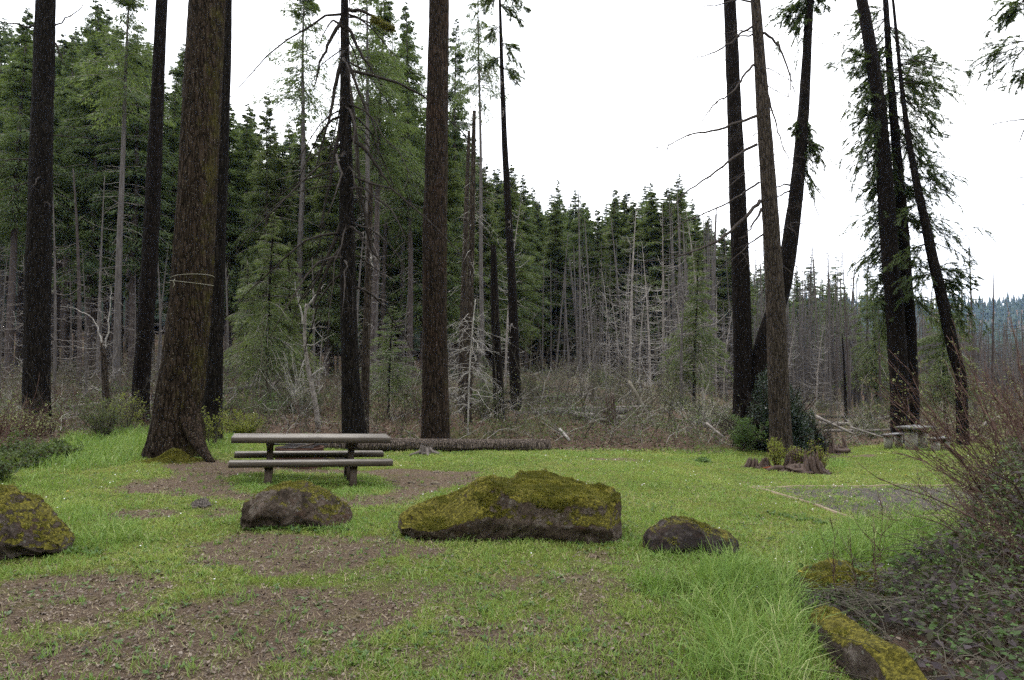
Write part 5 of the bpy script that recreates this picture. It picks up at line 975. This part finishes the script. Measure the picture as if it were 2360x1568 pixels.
shrub('bush', *S_(60, 16.8), 1.3, 2.2, 46, 1200, .05, 'bud', 'twig_red', 'bare reddish bush around the foot of the leftmost dark trunk', 'bush', 1.0, .010, -.1)
for k, (u, Y, h, w, n_, lb) in enumerate([(1480, 30, 2.9, 3.6, 22, 'bare spreading vine maple with budding twigs under the silvery ribbed dead tree'), (1300, 31, 2.2, 3., 18, 'bare budding shrub left of the leaning mossy branches'), (1610, 28, 2.0, 3., 20, 'pale bare shrub in the brush left of the black trunk'), (700, 25, 2.4, 2., 14, 'pale bare forked shrub seen above the wooden picnic table'), (1990, 30, 1.6, 2.6, 18, 'bare shrub beyond the lawn left of the twin dark trunks'), (2230, 27, 2.4, 3.2, 26, 'bare reddish shrub right of the far picnic table')]):
    shrub('bare_shrub', *S_(u, Y), h, w, n_, 900, .045, 'bud', ['brush', 'dead_grey', 'dead_pale', 'dead_pale', 'dead_grey', 'twig_red'][k], lb, lean=1.0, r0=.016)
for u0, v0, Y0, u1, v1, Y1, r0, r1, mt_, lb in [(1185,957,24.5,1445,948,25.5,.13,.11,'bark_far_pale','grey log lying along the bank behind the long fallen log'), (505,905,30,605,888,29,.14,.12,'bark_far_pale','short grey log in the forest right of the huge flared trunk'), (598,918,28,640,885,31,.2,.17,'bark_far','thick mossy log end in the forest above the wooden picnic table'), (520,945,26,590,946,26,.07,.05,'dead_grey','thin pale log lying in the brush above the yellow green shrub'),
  (1628,975,21,1668,1008,20,.04,.03,'dead_grey','pale broken pole slanting down toward the lawn left of the dark bush'), (1290,990,21,1312,1015,20,.05,.04,'dead_pale','short pale stick of wood standing out of the bank behind the long fallen log'), 
  (1880,960,24,1965,1000,23,.06,.04,'dead_grey','grey fallen trunk sloping right behind the dark bush'), (1960,985,25,2040,1010,25,.04,.03,'dead_grey','bleached fallen pole left of the far picnic table'), (1450,880,28,1520,1000,24,.07,.05,'brush','mossy leaning branch in the brush under the silvery ribbed dead tree'), (130,942,23,230,930,24,.07,.05,'dead_grey','thin pale log behind the leftmost dark trunk'), (1230,935,30,1300,915,31,.12,.1,'bark_far','dark log far back in the brush behind the bank')]:
    o = log_thing(u0, v0, Y0, u1, v1, Y1, r0, r1, mt_, lb, 10, seg=.3, stubs=3, rough=.12)
for u, v, Y, w, h, lb, sd in [(1918, 1000, 22.5, .45, .55, 'dark upturned root snag with bleached roots right of the dark bush', 3.3), (1402, 985, 23, .25, .9, 'dark rotten snag stump in the brush behind the long fallen log', 6.1), (628, 985, 21, .13, .18, 'small burnt black stump above the wooden picnic table', 9.3), (2088, 1000, 26, .2, .3, 'dark broken stump just left of the twin dark trunks', 2.9)][:3]:
    stump(u, v, Y, w, h, 'stump_dark', lb, sd, .8)
# living firs standing nearer, with green down to the brush
rg = np.random.default_rng(9)
L1_, L2_ = fir('fir_tree', 9, 1.6, 2.1, 170, 110, .08, 'needle_yellow', 'bark_black', 10, 301, -.35, wd=.045, ln=.20, gap=.3), fir('fir_tree', 6, 1.0, 1.5, 130, 90, .05, 'needle', 'bark_black', 6, 302, -.2, wd=.035, ln=.16, gap=.3)
rg = np.random.default_rng(19)
F(615, 480, 27, L1_, 'young fir with drooping lacy boughs and a black foot, left above the wooden picnic table', 1.0); F(667, 560, 28.5, L1_, 'young drooping fir just left of the slender drooping trunk', .9); F(895, 700, 24, L2_, 'small bright green fir between the drooping trunk and the thick reddish trunk', 1.2); F(1600, 560, 36, L1_, 'yellow green young fir left of the black straight trunk', 1.0); F(2180, 640, 33, L1_, 'dark green young fir beside the leaning trunk at the right', 1.2); F(1118, 820, 27, L2_, 'tiny fir at the foot of the tall thin trunks', .9)
F(2020, 620, 48, L1_, 'green fir behind the left of the twin dark trunks', 1.2); F(570, 600, 33, L1_, 'young fir with pale drooping boughs right of the huge flared trunk', .9)

# ------------------------------------------------------------------ right foreground: red stemmed shrubs and brambles
rg = np.random.default_rng(55)
def arching(x, y, n, ln, az0, spread, label, r0=.008, leaves=500, up=(.5, 1.3), name='vine_maple'):
    z = float(gzz(x, y)); root = empty(name, (x, y, z), label, 'shrub'); az = az0+rg.normal(0, spread, n); el = rg.uniform(*up, n)
    d = np.stack([np.cos(az)*np.cos(el), np.sin(az)*np.cos(el), np.sin(el)], 1); st = rg.normal(0, .14, (n, 3))*[1, 1, 0]; l_ = ln*rg.uniform(.55, 1.15, n); B = branch_curves(st, d, l_, rg.normal(-.08, .10, n), 10, .05); mb = MB(); mb.tubes(B, radii(B, r0*rg.uniform(.6, 1.3, n), .3), 5)
    B2 = twigs_on(B, 6, .42, .6, .08, .2, 6); mb.tubes(B2, radii(B2, np.full(len(B2), r0*.42), .4), 4); B3 = twigs_on(B2, 2, .42, .7, .05, .2, 4); mb.tubes(B3, radii(B3, np.full(len(B3), r0*.26), .5), 3); mb.build('stems', M['twig_red'], root)
    tip = np.concatenate([B2[:, -1], B2[:, 3], B3[:, -1], B3[:, 2]]); p = tip[rg.integers(0, len(tip), leaves)]; k = len(p); q = MB(); q.leaves(p, rg.normal(0, .6, (k, 3))+[0, 0, .7], rg.normal(0, 1, (k, 3)), rg.uniform(.010, .024, k), rg.uniform(.006, .012, k), .2); q.build('leaves', M['bud'], root)
    return root
arching(5.0, 6.0, 16, 2.2, 2.5, .5, 'red stemmed bare shrub at the right edge, nearest, arching left over the lawn', leaves=1000)
arching(6.1, 7.9, 26, 2.1, 2.4, .7, 'red stemmed budding shrub at the right edge just behind the nearest one', leaves=1600)
arching(9.3, 11.5, 34, 2.3, 2.3, .9, 'taller red stemmed budding thicket at the right edge, right of the far picnic table', leaves=1500, r0=.011, up=(.7, 1.45))
arching(12.0, 15.0, 34, 2.7, 2.5, 1.0, 'greyish budding thicket right of the far picnic table at the frame edge', leaves=1800, r0=.012, up=(.8, 1.5))
arching(4.05, 5.2, 12, 1.5, 2.7, .5, 'bare reddish twigs arching left over the bramble thicket', r0=.006, leaves=500, up=(.4, 1.2))
arching(5.3, 6.9, 20, 2.35, 2.5, .45, 'tall bare reddish brown shrub behind the nearest one at the right edge', leaves=900, up=(.7, 1.35))
arching(2.58, 4.95, 4, .85, 1.9, .35, 'thin upright sapling with three bare reddish stems rising from the brambles', r0=.006, leaves=40, up=(1.2, 1.5), name='sapling')
arching(4.6, 5.1, 14, 1.6, 2.5, .8, 'low red stemmed shrub tangled in the brambles at the right edge', leaves=200, up=(.2, .9))
def mound(X, Y):                                     # bramble canopy height over the ground
    e = poly_sd(X, Y, BR); return np.clip(.5+e/.5, 0, 1)*(.03+.22*fbm(X*1.7, Y*1.7)+np.clip((X-3.1)*.42+(Y-4.5)*.05, 0, .95)*.9)
bt = empty('bramble_thicket', (3.4, 5.0, float(gzz(3.4, 5.0))), 'dark bramble thicket with purplish and green leaves filling the bottom right corner', 'brambles'); o3 = np.array(bt.location)
def br_pts(n, hf=1.0):
    p = np.array(BR); lo, hi = p.min(0), p.max(0); X = lo[0]+rg.random(n)*(hi[0]-lo[0]); Y = lo[1]+rg.random(n)*(hi[1]-lo[1]); k = (poly_sd(X, Y, BR) > -.05-.15*rg.random(n)) & (Y < 9); X, Y = X[k], Y[k]
    return np.stack([X, Y, gzz(X, Y)+mound(X, Y)*(1-rg.random(len(X))**2*.8)*hf], 1)
p = br_pts(115000); k = fbm(p[:, 0]*3+7, p[:, 1]*3) > .25+.26*rg.random(len(p)); p = p[k]; n = len(p); mb = MB(); ls = .032+.044*rg.random(n); mb.leaves(p-o3, rg.normal(0, 1, (n, 3))*[1, 1, .45], rg.normal(0, .45, (n, 3))+[0, -.25, 1], ls, ls*.62, .22); mb.build('leaves', M['leaf_bramble'], bt)
p = br_pts(42000); k = fbm(p[:, 0]*2.2+70, p[:, 1]*2.2) > .47; p = p[k]; n = len(p); mb = MB(); mb.leaves(p-o3+[0, 0, .02], rg.normal(0, 1, (n, 3))*[1, 1, .5], rg.normal(0, .5, (n, 3))+[0, -.2, 1], .012+.022*rg.random(n), .009+.012*rg.random(n), .15); mb.build('shoots', M['leaf_shoot'], bt)
p = br_pts(17000, 1.05); n = len(p); az = rg.random(n)*6.283; d = np.stack([np.cos(az), np.sin(az), rg.normal(.15, .35, n)], 1); mb = MB(); B = branch_curves(p-o3, nrm(d), .15+.7*rg.random(n)**2, np.full(n, -.35), 7, .06); mb.tubes(B, radii(B, .0022+.0022*rg.random(n), .5), 3, cap=False); mb.build('stems', M['brush'], bt)
p = br_pts(52000, .12); n = len(p); mb = MB(); ls = .015+.03*rg.random(n); mb.leaves(p-o3, rg.normal(0, 1, (n, 3))*[1, 1, .3], rg.normal(0, .5, (n, 3))+[0, 0, 1], ls, ls*.6, .1); mb.build('dead_leaves', M['leaf_litter'], bt)
for (u, v, w_, ln, lb) in [(1960, 1420, .3, .7, 'dry brown stems lying over the mossy boulder at the bottom edge'), (2060, 1365, .35, .6, 'dry brown grass stems heaped right of the low mossy rock')]:
    c0 = G(u, v); n = 90; X = c0[0]+rg.normal(0, w_*.5, n); Y = c0[1]+rg.normal(0, w_*.4, n); z = gzz(X, Y)+.05+.1*rg.random(n); az = rg.normal(-.25, 1.1, n); mb = MB(); org = np.array([c0[0], c0[1], float(gzz(*c0))])
    if u < 2000: z += .06
    B = branch_curves(np.stack([X, Y, z], 1), nrm(np.stack([np.cos(az), np.sin(az), rg.normal(.08, .12, n)], 1)), ln*rg.random(n), np.full(n, -.3), 6, .05); mb.tubes(B, radii(B, np.full(n, .0028), .5), 3, cap=False); o = mb.build('dry_stems', M['brush'], None, origin=org); tag(o, lb, 'dry stems')

# ------------------------------------------------------------------ far wooded hills and the air between
rg = np.random.default_rng(8)
n = 26000; Y = 105*(1500/105)**rg.random(n); X = (-1.0+2.1*rg.random(n))*Y; k = ~((X/Y > .28) & (Y < 330)); X, Y = X[k], Y[k]; n = len(X); z = gz(X, Y); h = rg.uniform(13, 26, n)*np.where(X/Y > .28, .8, 1); w = h*rg.uniform(.13, .19, n); mb = MB()
for t0, t1, f0 in ((.08, .50, 1.0), (.32, .75, .72), (.58, 1.0, .42)):
    m_ = 6; an = np.arange(m_)*2*math.pi/m_; jr = rg.uniform(.6, 1.25, (n, m_)); ring = np.stack([X[:, None]+np.cos(an)*w[:, None]*f0*jr, Y[:, None]+np.sin(an)*w[:, None]*f0*jr, np.broadcast_to((z+h*t0)[:, None], (n, m_))+rg.normal(0, .4, (n, m_))], -1)
    V = np.concatenate([ring, np.stack([X, Y, z+h*t1], -1)[:, None]], 1); base = np.arange(n)[:, None, None]*(m_+1); f3 = np.array([[q, (q+1) % m_, m_] for q in range(m_)])[None]
    mb.add(V, F3=base+f3)
tag(mb.build('far_forest', M['needle_far']), 'distant forest of conifers covering the hills', 'forest', kind='stuff')
mb = MB(); n = 420; X = rg.uniform(-75, 75, n); Y = rg.uniform(-55, 12, n); k = (Y < -13-rg.random(n)*3) | (np.abs(X) > 26+rg.random(n)*4+np.maximum(Y, 0)*1.6); X, Y = X[k], Y[k]; n = len(X); z = gz(X, Y); h = rg.uniform(18, 28, n); w = h*rg.uniform(.11, .15, n)  # conifers added out of view, blocking low sky light to darken camera-facing sides
for t0, t1, f0 in ((.06, .42, 1.0), (.26, .66, .8), (.46, .84, .6), (.66, 1.0, .38)):
    m_ = 9; an = np.arange(m_)*2*math.pi/m_; jr = rg.uniform(.55, 1.3, (n, m_)); ring = np.stack([X[:, None]+np.cos(an)*w[:, None]*f0*jr, Y[:, None]+np.sin(an)*w[:, None]*f0*jr, np.broadcast_to((z+h*t0)[:, None], (n, m_))+rg.normal(0, .5, (n, m_))], -1)
    V = np.concatenate([ring, np.stack([X, Y, z+h*t1], -1)[:, None]], 1); mb.add(V, F3=np.arange(n)[:, None, None]*(m_+1)+np.array([[q, (q+1) % m_, m_] for q in range(m_)])[None])
tag(mb.build('unseen_shade_forest', M['needle_dark']), 'unseen conifer forest added behind and beside the viewer to block low sky light', 'forest', kind='stuff')
hz = MB(); hz.box((200, 960, 40), (4600, 2300, 380)); m, t = mat_new('haze'); b = NB(t)
pv = b.n('ShaderNodeVolumePrincipled', {'Color': (.36, .55, 1.0, 1), 'Density': .00009, 'Anisotropy': .2}); b.n('ShaderNodeOutputMaterial', {'Volume': pv.outputs[0]})
USE_HAZE = True
if USE_HAZE: tag(hz.build('haze', m), 'thin blue air over the valley', 'haze', kind='stuff')

# bushes and fallen logs scattered through the brush
rg = np.random.default_rng(505)
BS = [shrub('bush', 0, 0, 1.2, 1.6, 30, 2600, .055, 'leaf_olive', 'brush', 'grey green bush in the brush between the lawn and the forest', 'bush', 1.1, .012, -.1, z=0), shrub('bush', 0, 0, 1.6, 1.3, 26, 1500, .05, 'leaf_olive', 'brush', 'grey green bush in the brush between the lawn and the forest', 'bush', .8, .012, -.05, z=0), shrub('bush', 0, 0, .8, 1.4, 26, 2400, .05, 'leaf_green', 'brush', 'grey green bush in the brush between the lawn and the forest', 'bush', 1.3, .010, -.1, z=0)]
for k in range(46):
    u = rg.uniform(-60, 2300); Y = rg.uniform(22, 46); p = GX(u, Y)
    if Y < float(edge(p[0], Y))+1.5: continue
    r0 = BS[k % 3]; sc = rg.uniform(.6, 1.35); loc = (p[0], Y, float(gzz(p[0], Y)))
    if k < 3: r0.location = loc; r0.scale = (sc, sc, sc*.9); r0['group'] = 'bushes in the brush'
    else: copy_tree(r0, loc, rg.random()*6.28, (sc, sc, sc*rg.uniform(.7, 1.1)), None, 'bushes in the brush')
for k in range(22):
    u = rg.uniform(60, 2250); Y = rg.uniform(21.5, 38); p = GX(u, Y); a = rg.normal(0, .5); L_ = rg.uniform(2, 6)
    if Y < float(edge(p[0], Y))+1.5: continue
    q = np.array([p[0]+math.cos(a)*L_, Y+math.sin(a)*L_]); r = rg.uniform(.05, .14); z0, z1 = float(gzz(p[0], Y))+r*.7+rg.random()*.15, float(gzz(*q))+r*.7+rg.random()*.5
    V, F4, F3 = swept([[p[0], Y, z0], [(p[0]+q[0])/2, (Y+q[1])/2, (z0+z1)/2+rg.normal(0, .05)], [q[0], q[1], z1]], [r, r*.85, r*.6], 9, .35, .14, k*3.3); mb = MB(); mb.add(V, F3=F3, F4=F4)
    for _ in range(5):
        t_ = rg.random(); c_ = np.array([p[0]+(q[0]-p[0])*t_, Y+(q[1]-Y)*t_, z0+(z1-z0)*t_]); dr = nrm(np.array([rg.normal(0, .6), rg.normal(0, .5), abs(rg.normal(0, 1))+.2])); ln = .2+rg.random()*1.0; mb.tubes([[c_, c_+dr*ln*.5, c_+dr*ln+[0, 0, .05]]], [[r*.25, r*.16, .004]], 4)
    o = mb.build('fallen_log', M[['dead_grey', 'bark_far', 'bark_far_pale'][k % 3]], None, smooth=True, origin=(p[0], Y, z0)); tag(o, 'weathered grey log lying in the brush behind the lawn', 'log', 'fallen logs in the brush')
# straw left from last year in the turf
n = 60000; X, Y = scatter(n, 3.2, 22); d, gmk, f = masks(X, Y); k = (rg.random(n) < .75-.3*d) & (f < .4); X, Y = X[k], Y[k]; n = len(X); az = rg.random(n)*6.283; Ln = .02+.05*rg.random(n)**2
mb = MB(); mb.blades(ground3(X, Y)+[0, 0, .006], nrm(np.stack([np.cos(az), np.sin(az), .15+.5*rg.random(n)], 1)), Ln, .0022+.0006*Y, rg.normal(0, .01, (n, 3)), az+1.57)
tag(mb.build('dead_grass', M['straw']), 'dry straw blades lying in the turf', 'dead grass', kind='stuff')
# bleached, twisted dead trees in front of the forest
rg = np.random.default_rng(66)
hero('dead_tree', [(735,985,13),(728,930,11),(716,880,10),(704,820,8),(700,760,7),(706,700,5)], 21.0, 'dead_grey', 'small bleached dead tree with white twisted branches seen over the wooden picnic table', n=12, seed=41., top=0, nb=16, bl=(.3, 1.1), bdroop=.2, zr=(1.0, 3.4), bmat='dead_pale', br=.010, tw=2, cat='dead tree', seg=.2,
  branches=[([(704,760),(694,720),(686,690),(680,650)], 6), ([(702,720),(720,690),(738,670),(748,655)], 6), ([(704,830),(694,850),(692,880)], 6), ([(715,870),(735,855),(748,845),(752,870)], 5), ([(703,800),(730,790),(770,770)], 4)])
hero('dead_tree', [(246,960,18),(244,900,16),(240,840,13),(236,790,11)], 21.5, 'bark_grey', 'small dead tree with a white arching branch between the two slim dark trunks', n=12, seed=42., top=0, nb=14, bl=(.3, 1.0), bdroop=.3, zr=(.8, 2.6), bmat='dead_pale', br=.010, tw=2, cat='dead tree', seg=.2,
  branches=[([(238,800),(228,760),(205,725),(170,712),(139,706)], 4.5), ([(240,810),(250,760),(254,700),(255,665)], 4.5)])
hero('dead_tree', [(1078,990,4),(1082,850,4),(1090,740,3),(1096,690,2)], 20.5, 'dead_pale', 'thin white splayed dead sapling leaning on the snag pair right of the reddish trunk', n=10, seed=43., top=0, nb=46, bl=(.5, 1.7), bdroop=-.35, zr=(.5, 3.2), bmat='dead_pale', br=.012, tw=2, cat='dead tree', seg=.2)
